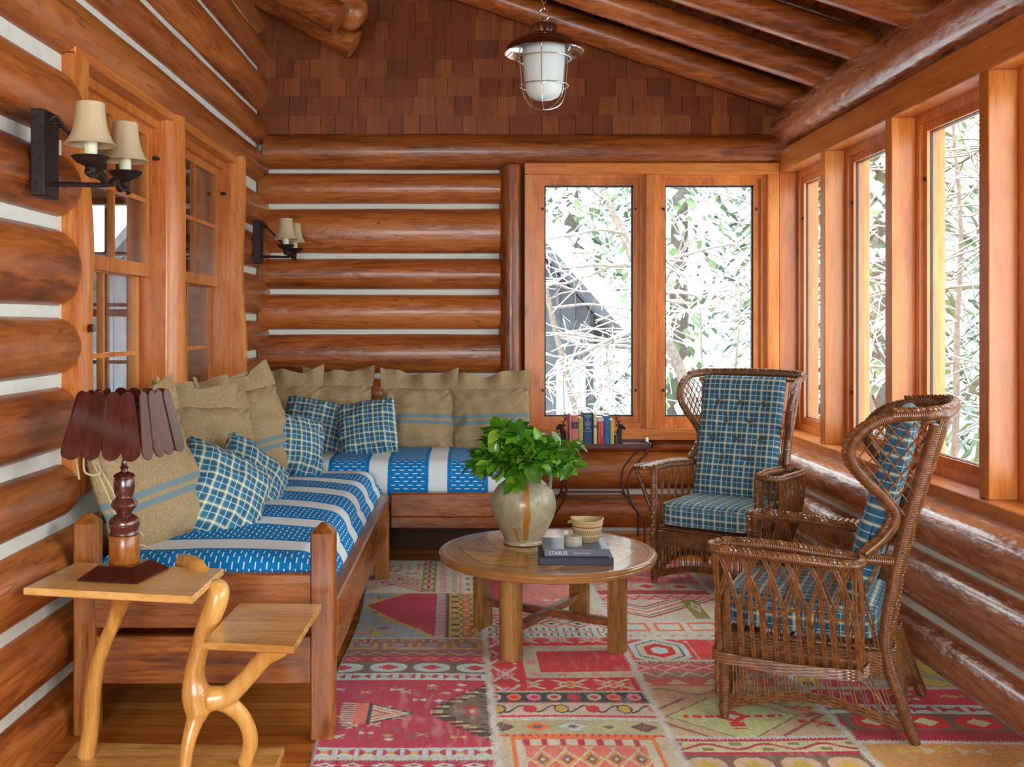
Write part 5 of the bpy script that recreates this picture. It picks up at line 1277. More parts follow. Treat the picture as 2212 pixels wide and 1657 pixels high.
def stag(x, label, flip=1):
    e = empty('stag_bookend', (x, 7.47, TH+.0005), 0, label, 'bookend', 'pair of stag head bookends')
    mb = MB(); mb.box((-.032, -.045, 0), (.032, .045, .022), bev=.002); mb.box((-.032, -.045, 0), (-.014, .045, .085), bev=.002); mb.build('block', M['cartmetal'], e, sharp=30)
    mb = MB(); f = flip
    mb.tube([Vector((a*f, 0, c)) for a, b, c in [tuple(q) for q in bez([(.006, 0, .020), (.002, 0, .045), (.000, 0, .075), (.002, 0, .105), (.010, 0, .128), (.020, 0, .142)], 6)]], [.026-.00025*i*1.6 for i in range(31)], 14, flat=.75, up=(0, 1, 0))
    mb.tube([Vector((a*f, 0, c)) for a, b, c in [tuple(q) for q in bez([(.004, 0, .143), (.018, 0, .146), (.032, 0, .136), (.044, 0, .124), (.049, 0, .120)], 5)]], [.010]+[.0165]*5+[.015-.0006*i for i in range(15)], 12, up=(0, 1, 0))
    for s in (-1, 1): mb.tube([Vector((-.002*f, s*.010, .146)), Vector((-.014*f, s*.024, .152)), Vector((-.018*f, s*.030, .156))], [.005, .006, .001], 8)
    mb.build('stag_head', M['iron'], e, sharp=180)
    mb = MB()
    for s in (-1, 1):
        main = bez([(.006*f, s*.008, .152), (-.004*f, s*.022, .172), (-.018*f, s*.034, .196), (-.026*f, s*.036, .222), (-.024*f, s*.030, .246)], 5)
        mb.tube(main, [.0036-.00012*i for i in range(len(main))], 6)
        for i, (dx, dy, dz) in ((5, (.030, .004, .020)), (10, (.024, .008, .036)), (14, (.018, .004, .034)), (8, (-.020, .006, .022))):
            p = main[i]; mb.tube(bez([p, p+Vector((dx*f*.6, s*dy, dz*.45)), p+Vector((dx*f, s*dy*1.5, dz))], 4), [.0026, .0024, .0022, .002, .0018, .0015, .0012, .001, .0008], 5)
    mb.build('antlers', M['iron'], e)
stag(1.062, 'cast stag head bookend at the right end of the books'); stag(.655, 'cast stag head bookend half hidden by leaves at the left end of the books', -1)

# ------------------------------------------------------------------ wicker wing chairs
def wicker(name, c1, c2, ring=900):
    m, nt, b = newmat(name); N = NB(nt); t = N.n('ShaderNodeTexCoord'); sp = N.n('ShaderNodeSeparateXYZ'); N.link(t.outputs['UV'], sp.inputs[0])
    v = N.math('ADD', N.math('MULTIPLY', sp.outputs[1], ring), N.math('MULTIPLY', sp.outputs[0], 6.283)); s = N.math('SINE', v)
    n1 = N.noise(N.coords('Object'), 35, 4, .6); c = N.mix(N.mapr(n1, .3, .7), c1, c2)
    c = N.mix(N.mapr(s, -1, -.4, .75, 0), c, tuple(q*.25 for q in c1)) if ring else c
    N.link(c, b.inputs['Base Color']); b.inputs['Roughness'].default_value = .34; b.inputs['Coat Weight'].default_value = .3
    if ring: N.bump(s, .6, .0018, b)
    else: N.bump(n1, .3, .001, b)
    return m
wr_ = wicker('cane_wrapping', (.10, .030, .008), (.27, .095, .022)); wk = wicker('willow_rod', (.075, .022, .006), (.27, .105, .028), 0)
def rope(mb, P, r, strands=3, pitch=.055, closed=False, sr=None):
    """strands twisted round a path"""
    P = [Vector(p) for p in P]; D = [0]
    for i in range(1, len(P)): D.append(D[-1]+(P[i]-P[i-1]).length)
    L = D[-1]; n = max(8, int(L/.008)); Q = []; j = 0
    for i in range(n+1):
        d = L*i/n
        while j < len(P)-2 and D[j+1] < d: j += 1
        k = (d-D[j])/max(1e-9, D[j+1]-D[j]); Q.append(P[j].lerp(P[j+1], k))
    N_ = Vector((0, 0, 1)); fr = []
    for i in range(n+1):
        T = (Q[min(n, i+1)]-Q[max(0, i-1)]).normalized(); N_ = N_-T*N_.dot(T)
        if N_.length < 1e-4: N_ = T.orthogonal()
        N_.normalize(); fr.append((N_.copy(), T.cross(N_)))
    for s in range(strands):
        mb.tube([Q[i]+(fr[i][0]*math.cos(2*math.pi*(L*i/n/pitch+s/strands))+fr[i][1]*math.sin(2*math.pi*(L*i/n/pitch+s/strands)))*r*.55 for i in range(n+1)], sr or r*.62, 6)
def make_chair(loc, rz, label):
    ch = empty('wicker_wing_chair', loc, rz, label, 'chair', 'wicker wing chairs with plaid cushions')
    AZ = .70
    FL, FR = (.325, -.335), (-.325, -.335)
    foots = {}
    # legs: front ones run up to the arms, rear ones lean into the back
    for s in (1, -1):
        mb = MB(); mb.tube([(s*.325, -.335, .0), (s*.325, -.335, .03), (s*.325, -.335, AZ)], [.016, .022, .022], 12); 
        lg = mb.build('leg', wr_, ch)
        r2 = MB(); rope(r2, [(s*.325, -.362, z) for z in (.09, .3, .5, AZ)], .012, 3, .05); r2.build('braid', wk, lg)
        P = bez([(s*.285, .375, 0), (s*.275, .32, .15), (s*.265, .265, .34), (s*.27, .285, .55), (s*.28, .335, .80), (s*.30, .40, 1.05), (s*.315, .445, 1.215)], 8)
        MB().tube(P, [.017]+[.023]*(len(P)-1), 12).build('leg', wr_, ch)
        MB().lathe([(.001, -.004), (.019, 0), (.021, .05), (.001, .05)], c=(s*.325, -.335, .004), seg=12).build('foot', wk, ch) if False else None
    # rear outline helpers
    def rp(z):   # y of the back at height z
        pts = [(0, .375), (.15, .32), (.34, .265), (.55, .285), (.80, .335), (1.05, .40), (1.215, .445), (1.3, .47)]
        for (a, b), (c, d) in zip(pts, pts[1:]):
            if z <= c: return b+(d-b)*(z-a)/(c-a)
        return .47
    ZA, ZB_ = .335, .245                                   # woven apron band
    per = bez([(.325, -.335, 0), (.0, -.345, 0), (-.325, -.335, 0), (-.30, -.02, 0), (-.268, .27, 0), (0, .28, 0), (.268, .27, 0), (.30, -.02, 0), (.325, -.335, 0)], 26)
    ap = MB(); nP = len(per)-1; z = ZB_; k = 0
    while z < ZA:
        ap.tube([(p.x*(1+.010*math.sin(i*math.pi/2+k*math.pi)), p.y*(1+.010*math.sin(i*math.pi/2+k*math.pi))-.0, z) for i, p in enumerate(per[:-1])], .0036, 5, closed=True); z += .0065; k += 1
    ap.build('woven_apron', wk, ch)
    ft = MB(); q = [(.30, -.31, ZA), (-.30, -.31, ZA), (-.25, .25, ZA), (.25, .25, ZA)]
    for i in range(4): ft.tube([q[i], q[(i+1) % 4]], .016, 10)
    for t in range(9): y_ = -.27+t*.06; ft.tube([(.30-.03*(t/8), y_, ZA+.0), (-.30+.03*(t/8), y_, ZA+.0)], .008, 6)
    ft.build('seat_frame', wr_, ch)
    # skirts with an arched band between the feet
    def skirt(p0, p1, f0, f1, n, nm='skirt'):
        mb = MB(); a0, a1, b0, b1 = Vector(p0), Vector(p1), Vector(f0), Vector(f1)
        def arch(t): return .048+.075*math.sin(math.pi*t)
        def low(t):
            z = arch(t); p = a0.lerp(a1, t); f = b0.lerp(b1, t); kz = 1-z/ZB_; q = p.lerp(f, kz); return Vector((q.x, q.y, z))
        for i in range(1, n):
            t = i/n; p = a0.lerp(a1, t); lo = low(t)
            for e in (-.006, .006):
                d = (a1-a0).normalized()*e; mb.tube([Vector((p.x, p.y, ZB_+.02))+d, lo+d], .0036, 5)
        for s_ in (0, 1):
            for k_ in range(3):
                t0 = .02+.03*k_ if s_ == 0 else .98-.03*k_; t1 = .20-.05*k_ if s_ == 0 else .80+.05*k_; p = a0.lerp(a1, t1); mb.tube([Vector((p.x, p.y, ZB_)), low(t0)], .003, 5)
        for k_ in range(6): mb.tube([low(i/30)+Vector((0, 0, (k_-2.5)*.0066))+Vector(((.004*math.sin(i*1.57+k_*3.14)), .004*math.sin(i*1.57+k_*3.14), 0)) for i in range(31)], .0042, 5)
        return mb.build(nm, wk, ch)
    skirt((-.325, -.335, 0), (.325, -.335, 0), (-.325, -.335, 0), (.325, -.335, 0), 19)
    skirt((.325, -.335, 0), (.268, .27, 0), (.325, -.335, 0), (.285, .375, 0), 16)
    skirt((-.325, -.335, 0), (-.268, .27, 0), (-.325, -.335, 0), (-.285, .375, 0), 16)
    skirt((.268, .27, 0), (-.268, .27, 0), (.285, .375, 0), (-.285, .375, 0), 18)
    # arms
    for s in (1, -1):
        inner = bez([(s*.325, -.345, AZ), (s*.318, -.15, AZ+.004), (s*.30, .12, AZ-.015), (s*.285, .30, AZ-.02)], 8)
        mb = MB(); mb.tube(inner, .017, 12)
        arm = mb.build('arm_rail', wr_, ch)
        br = MB(); rope(br, [p+Vector((s*-.004, 0, .016)) for p in inner], .011); 
        outer = bez([(s*.335, -.355, AZ), (s*.40, -.375, AZ), (s*.452, -.345, AZ-.002), (s*.462, -.25, AZ-.003), (s*.455, -.02, AZ-.012), (s*.435, .15, AZ-.02), (s*.38, .19, AZ-.02), (s*.31, .19, AZ-.015)], 8)
        if s > 0:
            rope(br, [p+Vector((0, 0, .012)) for p in outer], .012)
            br.build('braid', wk, arm)
            # magazine pocket hanging outside the arm
            pk = MB(); pk.tube(outer, .015, 10); po = pk.build('pocket_rim', wr_, ch)
            def rim(t):                                   # straight outer run of the rim
                return Vector((.456-.012*t, lerp(-.345, .17, t), AZ-.02*t))
            def bot(t): return Vector((.385-.03*t, lerp(-.345, .19, t), .262+.0*t))
            rods = MB(); n = 6
            def run(t0, t1, off, r=.0034):
                """rod standing at t0 on the bottom and bending over to t1 under the rim"""
                P = []
                for i in range(15):
                    f_ = i/14; b_ = max(0, (f_-.40)/.60); t = lerp(t0, t1, b_**1.6); lo, hi = bot(t), rim(t); q_ = lo.lerp(hi, f_); q_.x += .022*math.sin(math.pi*f_); q_.y += off; P.append(q_)
                rods.tube(P, r, 5)
            for i in range(n+1):
                t = i/n
                for off in (-.007, .004): run(t*.98+.01, min(1, t+.155), off, .0044); run(t*.98+.01, max(0, t-.155), off+.004, .0044)
                if i < n: run(t+.083, t+.083, 0, .0042); run(t+.083, t+.083, .009, .0042)
            for k_ in range(4):
                a = .12+.8*k_/3
                P0, P1 = Vector((.335, -.35+.0*k_, .30)), Vector((.45, -.36, AZ)); 
            for k_ in range(5):                                # front and rear end of the pocket
                x_ = lerp(.34, .45, k_/4); rods.tube(bez([(lerp(.335, .385, k_/4), -.345, .27), (lerp(.335, .41, k_/4), -.35, .5), (x_, -.36, AZ)], 5), .0034, 5)
                rods.tube(bez([(lerp(.29, .355, k_/4), .19, .27), (lerp(.29, .40, k_/4), .19, .5), (lerp(.30, .435, k_/4), .18, AZ-.02)], 5), .0034, 5)
            for k_ in range(3):
                rods.tube([bot(i/24).lerp(rim(i/24), .52)+Vector((.022+.003*math.sin(i*2.1+k_*2), 0, .01*math.sin(i*.5)+.003*k_)) for i in range(25)], .0022, 5)
            rods.build('pocket_rods', wk, po)
            bb_ = MB(); loop = bez([(.33, -.355, .285), (.385, -.35, .262), (.385, -.1, .25), (.365, .10, .25), (.355, .18, .256), (.32, .21, .27), (.285, .20, .28)], 8)
            for k_ in range(7): bb_.tube([p+Vector((.003*math.sin(i*1.57+k_*3.14)+.001*k_, 0, .0065*(k_-3))) for i, p in enumerate(loop)], .0042, 5)
            bb_.tube([(.30, -.3, .285), (.30, .2, .285)], .012, 8); bb_.build('pocket_base', wk, po)
        else:
            rope(br, [p+Vector((0, 0, .004)) for p in outer], .012, sr=.008)
            br.build('braid', wk, arm)
            pl2 = MB()                                     # woven flat arm top
            for k_ in range(22):
                y_ = -.35+.53*k_/21; xi = -.32+.03*max(0, k_/21); xo = -.45+.012*(k_/21)
                if k_ == 0 or k_ == 21: xo = -.42
                pl2.tube([(xi, y_, AZ+.004), ((xi+xo)/2, y_, AZ+.007), (xo, y_, AZ+.002)], .009, 6, flat=.45)
            pl2.build('arm_top', wk, arm)
            MB().tube([(-.448, -.335, AZ-.01), (-.40, -.335, .58), (-.335, -.335, .42)], .013, 10).build('arm_brace', wr_, ch)
        # crossed rods between seat and arm
        sd = MB()
        ns = 4 if s > 0 else 6
        for i in range(ns):
            t0 = (i+.2)/ns; t1 = (i+1.0)/ns
            for e in (-.006, .0, .006):
                for (p, q_) in ((t0, t1), (t1, t0)):
                    def at(t, z): return Vector((s*lerp(.318, .285, t), lerp(-.30, .24, t)+e, z))
                    A_, B_ = at(p, ZA), at(q_, AZ-.01); mid = at((t0+t1)/2, (ZA+AZ)/2+.03)
                    if abs(e) < .001: continue
                    sd.tube(bez([A_, at(lerp(p, (t0+t1)/2, .35), lerp(ZA, AZ, .25)), mid, at(lerp(q_, (t0+t1)/2, .2), lerp(ZA, AZ, .82)), B_], 3), .0033, 5)
        sd.build('side_rods', wk, ch)
    # wings: a teardrop loop on each side of the back
    for s in (1, -1):
        W_ = bez([(s*.318, .20, AZ+.01), (s*.300, .27, .78), (s*.292, .305, .855), (s*.305, .27, .92), (s*.330, .195, 1.00), (s*.355, .150, 1.075), (s*.372, .165, 1.150), (s*.372, .235, 1.215), (s*.368, .33, 1.245), (s*.352, .425, 1.25)], 8)
        mb = MB(); mb.tube(W_, .021, 12); wg = mb.build('wing', wr_, ch)
        br = MB(); rope(br, [p+Vector((s*.004, -.02, .004)) for p in W_], .012); br.build('braid', wk, wg)
        # lattice: clipped to the loop, lying on the surface between the loop and the post
        loop = W_[14:]
        def wing_pt(y, z):
            # nearest loop x at that height, blending to the post
            yb = rp(z); cand = [p for p in loop if abs(p.z-z) < .03]
            if not cand: return None
            yf = min(p.y for p in cand); xf = abs(min(cand, key=lambda p: p.y).x)
            if y < yf or y > yb: return None
            t = (y-yf)/max(1e-4, yb-yf); return Vector((s*lerp(xf, .30+.012*(z-.9), t), y, z))
        lt = MB()
        for dr in (1, -1):
            for c_ in range(-14, 16):
                P = []
                for i in range(90):
                    z = .86+.36*i/89; y = .30+dr*(z-1.05)*.72+c_*.048; p = wing_pt(y, z)
                    if p is not None: P.append(p)
                    elif len(P) > 2: lt.tube(P[::3]+[P[-1]], .0032, 5); P = []
                    else: P = []
                if len(P) > 2: lt.tube(P[::3]+[P[-1]], .0032, 5)
        lt.build('lattice', wk, wg)
    # top rail, curling back over the head
    T_ = bez([(.372, .30, 1.243), (.350, .43, 1.252), (.26, .485, 1.258), (.0, .505, 1.262), (-.26, .485, 1.258), (-.350, .43, 1.252), (-.372, .30, 1.243)], 8)
    mb = MB(); mb.tube(T_, .022, 12, flat=.9); tp = mb.build('top_rail', wr_, ch)
    br = MB(); rope(br, [p+Vector((0, .0, .020)) for p in T_], .012); rope(br, [Vector((p.x, p.y-.05, p.z-.035)) for p in T_[10:-10]], .010); br.build('braid', wk, tp)
    # back: upright rods tied by twisted rows
    bk_ = MB()
    for i in range(17):
        t = -1+2*i/16
        for e in (-.005, .005): bk_.tube([(t*(.262+.05*max(0, z-.5))+e, rp(z)+.012+.04*(1-t*t)*(z-.2)*.8, z) for z in (.25, .34, .55, .8, 1.05, 1.245)], .0034, 5)
    for z in (.43, .50, .60, .72, .86, 1.02): bk_.tube([(t*(.27+.05*max(0, z-.5)), rp(z)+.012+.04*(1-t*t)*(z-.2)*.8+.006*math.sin(t*50), z+.004*math.sin(t*25+1.5)) for t in [-1.06+2.12*i/60 for i in range(61)]], .0034, 5)
    bk_.build('back_rods', wk, ch)
    # cushions
    def seat_fn():
        mb = MB(); x0, x1, y0, y1, z0, z1 = -.292, .292, -.355, .235, .362, .495
        n = 22; vs = []; uv = []; fs = []
        # superellipse box
        prof = [(0.0, z1+.012), (.6, z1+.012), (.85, z1+.006), (.97, z1-.008), (1.0, z1-.03), (1.0, (z0+z1)/2), (1.0, z0+.02), (.97, z0+.005), (.85, z0), (0.0, z0)]
        cx, cy, hx, hy = 0, (y0+y1)/2, (x1-x0)/2, (y1-y0)/2; seg = 72
        for (s_, z) in prof:
            for k_ in range(seg):
                a = 2*math.pi*k_/seg; c_, d_ = math.cos(a), math.sin(a); e = 2/7
                X, Y = abs(c_)**e*(1 if c_ > 0 else -1), abs(d_)**e*(1 if d_ > 0 else -1)
                x, y = cx+X*hx*s_*(1-.05*(Y+1)/2), cy+Y*hy*s_
                if s_ > 0: pass
                vs.append((x, y, z+.004*noise.noise(Vector((x*7, y*7, 1)))))
                if s_ >= 1: uv.append((x if abs(Y) > .93 else y, z-z1) if True else 0)
                else: uv.append((x, y))
        for j in range(len(prof)-1):
            for k_ in range(seg):
                l = (k_+1) % seg; fs.append((j*seg+k_, j*seg+l, (j+1)*seg+l, (j+1)*seg+k_))
        fs = [f[::-1] for f in fs]
        mb.add(vs, fs, uv); o = mb.build('seat_cushion', M['plaid'], ch, sharp=120)
        pp = MB()
        for zz, sc2 in ((z1-.012, .995), (z0+.014, .995)):
            pp.tube([(abs(math.cos(a))**(2/7)*(1 if math.cos(a) > 0 else -1)*hx*sc2*(1-.05*((abs(math.sin(a))**(2/7)*(1 if math.sin(a) > 0 else -1))+1)/2), cy+abs(math.sin(a))**(2/7)*(1 if math.sin(a) > 0 else -1)*hy*sc2, zz) for a in [2*math.pi*k_/96 for k_ in range(96)]], .006, 8, closed=True)
        pp.uv = [(p[0], p[1]) for p in pp.v]
        pp.build('piping', M['plaid'], o)
    seat_fn()
    # tufted back cushion
    w_, h_, t_ = .54, .80, .12
    btn = [(-.15, .62), (0, .62), (.15, .62), (-.085, .50), (.075, .50), (-.165, .385), (-.01, .385), (.15, .385), (-.09, .26), (.075, .26)]
    Mx = Matrix.Translation((0, .135, .475)) @ Matrix.Rotation(-R(14.5), 4, 'X')
    mb = MB()
    def bf(sg):
        def f(a, c):
            u = math.sin((2*a-1)*math.pi/2*.97)/math.sin(math.pi/2*.97); v = math.sin((2*c-1)*math.pi/2*.97)/math.sin(math.pi/2*.97)
            q = max(0, 1-abs(u)**7)**.4*max(0, 1-abs(v)**7)**.4
            x, z = u*w_/2*(1-.02*(1-v*v)), (v+1)/2*h_
            dep = 0
            if sg > 0:
                for bx, bz in btn:
                    d2 = math.hypot(x-bx, z-bz); dep = max(dep, .030*math.exp(-(d2/.035)**2)); dep = max(dep, .010*math.exp(-(d2/.09)**2))
                for bx, bz in btn[:3]: dep = max(dep, .006*math.exp(-((x-bx)/.012)**2)*max(0, 1-abs(z-bz)/.16))
            return (x, -sg*(t_/2*q-dep*q)+.004*noise.noise(Vector((x*8, z*8, sg))), z)
        return f
    uf = lambda a, c: (math.sin((2*a-1)*math.pi/2*.97)*w_/2, (math.sin((2*c-1)*math.pi/2*.97)+1)/2*h_)
    mb.grid(60, 84, bf(1), uf); m2 = MB().grid(30, 42, bf(-1), uf); m2.f = [f[::-1] for f in m2.f]; mb.add(m2.v, m2.f, m2.uv)
    bcn = mb.build('back_cushion', M['plaid'], ch, sharp=120, M=Mx)
    BTN = M.setdefault('button', plain('olive_button', (.12, .075, .02), .6))
    for bx, bz in btn:
        MB().lathe([(.001, -.004), (.012, -.003), (.0135, 0), (.012, .004), (.001, .006)], c=(0, 0, 0), seg=16, M=Matrix.Rotation(R(90), 4, 'X')).build('button', BTN, bcn, M=Mx @ Matrix.Translation((bx, -t_/2+.022, bz)))
    return ch
c1 = make_chair((1.57, 6.38, .012), R(-35), 'wicker wing chair facing the coffee table, its buttoned plaid back cushion fully in view')
c2 = copy_tree(c1); c2.location = (1.46, 4.29, .012); c2.rotation_euler.z = R(-116)
c2['label'] = 'wicker wing chair seen side-on, the open magazine pocket under its arm in full view'
# ------------------------------------------------------------------ outdoors: snow, trees, neighbouring house
def hgt(x, y): return -1.1+.25*noise.noise(Vector((x*.15, y*.15, 0)))+(max(0, y-14)*.03)+.10*max(0, x-9)
mb = MB(); mb.grid(70, 70, lambda u, v: (-40+110*u, -20+90*v, hgt(-40+110*u, -20+90*v)))
mb.build('snow_ground', M['snow'], kind='structure')
ORG = [Vector((0, 0, 0))]
def grow(tb, sb, p, d, L, r, depth, rg, snow=.8, droop=0, kids=(1, 2), minr=.003):
    q_ = ORG[0]+p+d*L
    if q_.x < 3.35 and q_.y < 8.8: return
    n = max(4, int(L/.12)); P = [p]; rr = [r]
    for i in range(n):
        d = (d+Vector((rg.gauss(0, .13), rg.gauss(0, .13), rg.gauss(-droop-.02, .10)))).normalized(); P.append(P[-1]+d*L/n); rr.append(max(minr, r*(1-.6*(i+1)/n)))
    tb.tube(P, rr, 6 if r > .02 else 4, cap=False)
    if snow and abs(d.z) < .85:
        sr = [max(.004, q*.6+.0032)*snow for q in rr]; sb.tube([q+Vector((0, 0, rr[i]*.8+.003)) for i, q in enumerate(P)], sr, 5, cap=False)
    if depth <= 0: return
    for i in range(1, n+1):
        k = rg.randint(*kids) if i > n*.25 else rg.randint(0, 1)
        if rg.random() < .42 or i == n:
            for _ in range(k):
                a = Vector((rg.gauss(0, 1), rg.gauss(0, 1), rg.gauss(.1, .6))).normalized(); nd = (d*.75+a*.8).normalized()
                grow(tb, sb, P[i], nd, L*rg.uniform(.45, .7), rr[i]*.6, depth-1, rg, snow, droop, kids, minr)
def tree(x, y, h, r, seed, label, depth=3, lean=(0, 0), group='snowy trees beyond the windows', mat='bark', snow=.8, kids=(1, 2), name='bare_tree', droop=0, stems=1, minr=.004):
    rg = random.Random(seed); z = hgt(x, y); ORG[0] = Vector((x, y, z)); t = empty(name, (x, y, z), 0, label, 'tree' if name != 'shrub' else 'shrub', group)
    tb, sb = MB(), MB()
    for s in range(stems):
        P = [Vector((rg.uniform(-.1, .1), rg.uniform(-.1, .1), 0))*(stems > 1)*2]; d = Vector((lean[0]+rg.gauss(0, .06+.12*(stems > 1)), lean[1]+rg.gauss(0, .06+.12*(stems > 1)), 1)).normalized(); n = 14; rr = [r]
        for i in range(n): d = (d+Vector((rg.gauss(0, .04), rg.gauss(0, .04), .02))).normalized(); P.append(P[-1]+d*h/n); rr.append(r*(1-.8*(i+1)/n))
        tb.tube(P, rr, 8, cap=False)
        for i in range(2, n+1):
            for _ in range(rg.randint(*kids)+ (1 if i > 5 else 0)):
                a = rg.uniform(0, 6.283); nd = Vector((math.cos(a), math.sin(a), rg.uniform(-.1, .5))).normalized()
                grow(tb, sb, P[i], nd, h*rg.uniform(.12, .26), max(minr, rr[i]*.45), depth-1, rg, snow, droop, minr=minr)
    tb.build('branches', M[mat], t)
    if snow: sb.build('snow_load', M['snow'], t)
    return t
m, nt, b = newmat('cedar_foliage'); N = NB(nt); at = N.n('ShaderNodeAttribute', attribute_name='tone')
c = N.ramp(at.outputs['Fac'], [(.2, (.10, .16, .07)), (.48, (.26, .35, .18)), (.56, (.78, .82, .82)), (.8, (.90, .93, .95))]); N.link(c, b.inputs['Base Color']); b.inputs['Roughness'].default_value = .9; M['needles'] = m  # snow whites and paled greens; outdoor haze is put into the colour
def conifer(x, y, h, rad, seed, label, n=2600, frost=.5, z_off=0):
    rg = random.Random(seed); z = hgt(x, y)+z_off; t = empty('cedar_tree', (x, y, z), 0, label, 'tree', 'snowy evergreens beyond the windows')
    MB().tube([(0, 0, 0), (.05, 0, h*.5), (0, 0, h)], [h*.022, h*.015, .02], 8).build('trunk', M['bark'], t)
    fo = MB(); tone = []
    for i in range(n):
        f = rg.random()**.8; hz = h*(.04+.96*f); rr = rad*(1-f)**.75*(.25+.75*rg.random()**.5); a = rg.uniform(0, 6.283)
        p = Vector((rr*math.cos(a), rr*math.sin(a), hz-rr*.28)); o = Vector((math.cos(a), math.sin(a), -.45+rg.gauss(0, .25))).normalized(); s = Vector((-math.sin(a), math.cos(a), rg.gauss(0, .3))).normalized()
        L = rg.uniform(.20, .46)*(.6+h*.05); W_ = L*.26; u = o.cross(s).normalized()
        fo.add([p, p+o*L*.45+s*W_, p+o*L-Vector((0, 0, L*.25)), p+o*L*.45-s*W_, p+o*L*.45+u*.012], [(0, 1, 4), (1, 2, 4), (2, 3, 4), (3, 0, 4)])
        g = min(1, max(0, (.75 if rg.random() < frost else .3)+rg.gauss(0, .07))); tone += [g]*5
    o_ = fo.build('foliage', M['needles'], t, smooth=False); q = o_.data.attributes.new('tone', 'FLOAT', 'POINT'); q.data.foreach_set('value', tone)
# trees seen through the back window
tree(3.25, 12.6, 6.5, .10, 31, 'slender leaning tree with snow on its branches, behind the right pane of the back window', 3, (-.28, 0), kids=(0, 2))
tree(.9, 10.6, 2.3, .022, 47, 'low snow-laden shrub in front of the grey house', 2, (.25, 0), name='shrub', group='snowy shrubs outside', stems=2, snow=1.1, kids=(0, 1))
tree(2.6, 10.8, 3.0, .03, 48, 'low snow-laden shrub below the leaning tree', 3, (-.1, 0), name='shrub', group='snowy shrubs outside', stems=2, snow=1.1, kids=(0, 1))
tree(1.9, 15.5, 6.0, .07, 35, 'thin snowy tree behind the ridge of the grey house', 2, (-.2, 0), kids=(0, 2))
tree(4.6, 16.5, 7.0, .10, 36, 'snowy tree standing behind the leaning one', 2, (-.1, 0), kids=(0, 2))
for i, (x, y, h, rd, fr) in enumerate(((2.6, 27.5, 12, 2.4, .72), (5.2, 26, 13, 2.6, .75), (8.2, 25, 12, 2.6, .7), (-.8, 27, 12, 2.6, .8), (6.6, 20, 8, 2.0, .7))):
    conifer(x, y, h, rd, 60+i, ['snowy cedar right behind the roof edge of the grey house', 'tall snowy cedar far behind the leaning tree', 'broad snowy cedar far behind, near the window corner', 'snowy cedar above the grey house roof', 'smaller snowy cedar before the broad one'][i], 3600, fr-.08)
# right side
for i, (x, y, h, rd, fr) in enumerate(((7.4, 18.5, 9, 2.0, .6), (9.2, 15.5, 9, 2.1, .55), (9.0, 12.0, 8, 2.0, .55), (10.4, 9.2, 8, 2.0, .55), (12, 13, 12, 2.8, .45), (12.5, 20, 13, 2.8, .5), (14, 9, 12, 2.8, .5), (11, 26, 14, 3, .55))):
    conifer(x, y, h, rd, 80+i, ['green cedar beyond the first side window from the corner', 'green cedar beyond the second side window from the corner', 'green cedar beyond the gap of the third side window', 'green cedar by the near side window', 'large frosted cedar further back on the slope', 'tall frosted cedar at the top of the slope', 'frosted cedar at the near end of the slope', 'tallest frosted cedar at the back of the wood'][i], 3000, fr)
for i, (x, y, h, r_, dp, sd, st_) in enumerate(((4.6, 10.0, 5.5, .045, 2, 91, 2), (4.6, 8.6, 4.2, .03, 2, 92, 3), (5.2, 8.6, 6.5, .11, 2, 93, 1), (4.9, 7.2, 3.4, .024, 2, 94, 3), (5.6, 11.5, 7.5, .13, 2, 95, 1), (6.2, 9.4, 5, .05, 2, 97, 2))):
    tree(x, y, h, r_, sd, ['twin-stemmed snowy sapling beyond the first side window', 'bare shrub of thin stems close outside the second side window', 'tall brown trunk beyond the third side window', 'low tangled shrub just outside the third side window', 'thick mossy trunk beyond the second side window', 'thin snowy sapling between the trunks'][i], dp, (.03, 0), name='bare_tree' if r_ > .035 else 'shrub', mat='mossbark' if i in (2, 4) else 'bark', stems=st_, snow=.7, group='bare trees and shrubs beside the right windows', kids=(0, 1))
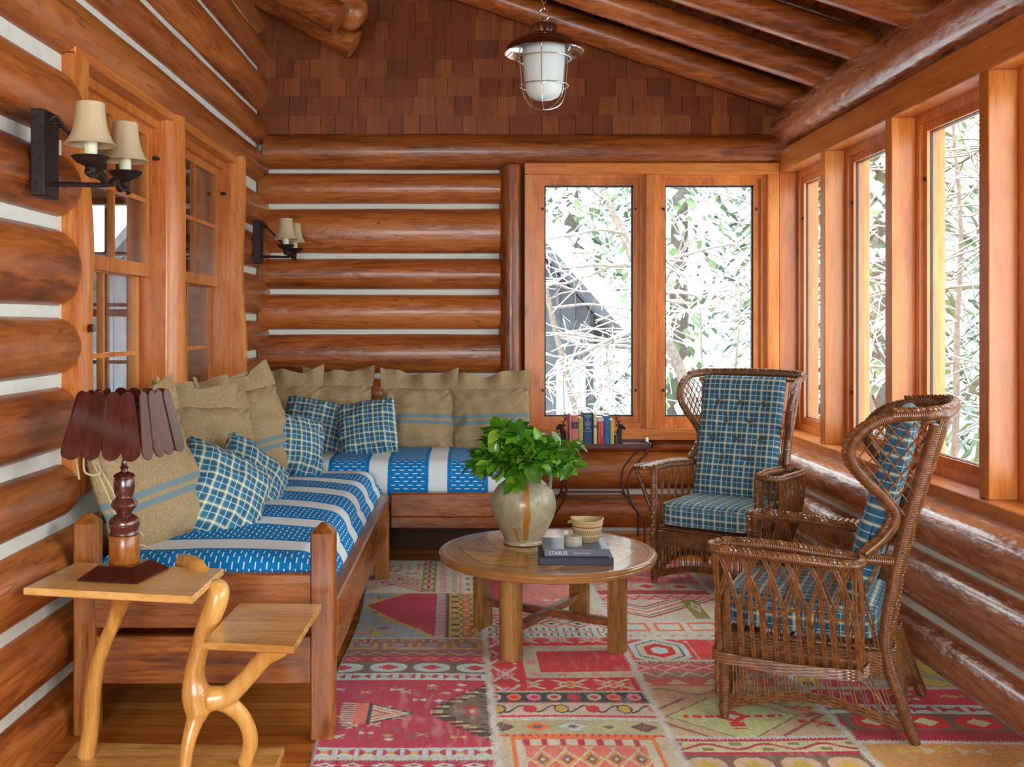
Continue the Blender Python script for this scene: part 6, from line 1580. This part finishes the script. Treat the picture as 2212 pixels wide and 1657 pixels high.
# neighbouring house with a steep snowy roof
hs = empty('neighbour_house', (-2.2, 16.2, 0), 0, 'grey board house with a steep snow-covered roof behind the left pane', 'house')
ap_, ev, ez, az = 0.0, 4.35, 1.55, 6.5
zb = -1.3
mb = MB(); mb.add([(-4.1, 0, zb), (4.1, 0, zb), (4.1, 0, 1.75), (0, 0, 6.4), (-4.1, 0, 1.75), (-4.1, 8, zb), (4.1, 8, zb), (4.1, 8, 1.75), (0, 8, 6.4), (-4.1, 8, 1.75)], [(0,1,2,3,4), (9,8,7,6,5), (0,5,6,1), (1,6,7,2), (4,9,5,0)]); mb.build('wall', M['greydark'], hs, smooth=False)
mb = MB()
for i in range(34): x = -4.0+i*.243; top = 1.75+(4.1-abs(x))*(6.4-1.75)/4.1; mb.box((x, -.02, zb), (x+.03, 0, top-.05))
mb.build('batten', M['greydark'], hs, smooth=False)
sl_ = (6.4-1.75)/4.1
for s in (-1, 1):
    n = math.hypot(1, sl_); nx, nz_ = s*sl_/n, 1/n
    def roofq(t0, t1, ex=4.6):
        a = (0, 6.4); b_ = (s*ex, 6.4-ex*sl_); vs = []
        for y in (-.55, 8.4):
            for (x, z), t in ((a, t0), (b_, t0), (b_, t1), (a, t1)): vs.append((x+nx*t, y, z+nz_*t))
        return vs, [(0,1,2,3), (7,6,5,4), (0,4,5,1), (1,5,6,2), (2,6,7,3), (3,7,4,0)]
    v_, f_ = roofq(.02, .14); MB().add(v_, f_).build('roof', M['greydark'], hs, smooth=False)
    v_, f_ = roofq(.14, .40, 4.66); MB().add(v_, f_).build('snow_load', M['snow'], hs, smooth=False)
wn_ = MB(); wx_ = 3.55
wn_.box((wx_-.04, -.06, -.2), (wx_+.42, -.0, 1.0)); fr = wn_.build('window', plain('pale_frame', (.62, .68, .68), .6), hs, smooth=False)
M['palepane'] = plain('painted_reflection', (.35, .45, .48), .1)  # pale bluish reflection painted as the panes' base colour
for i in range(2):
    for j in range(3): MB().box((wx_+.01+.19*i, -.07, -.14+.38*j), (wx_+.17+.19*i, -.055, .17+.38*j)).build('pane', M['palepane'], fr, smooth=False)
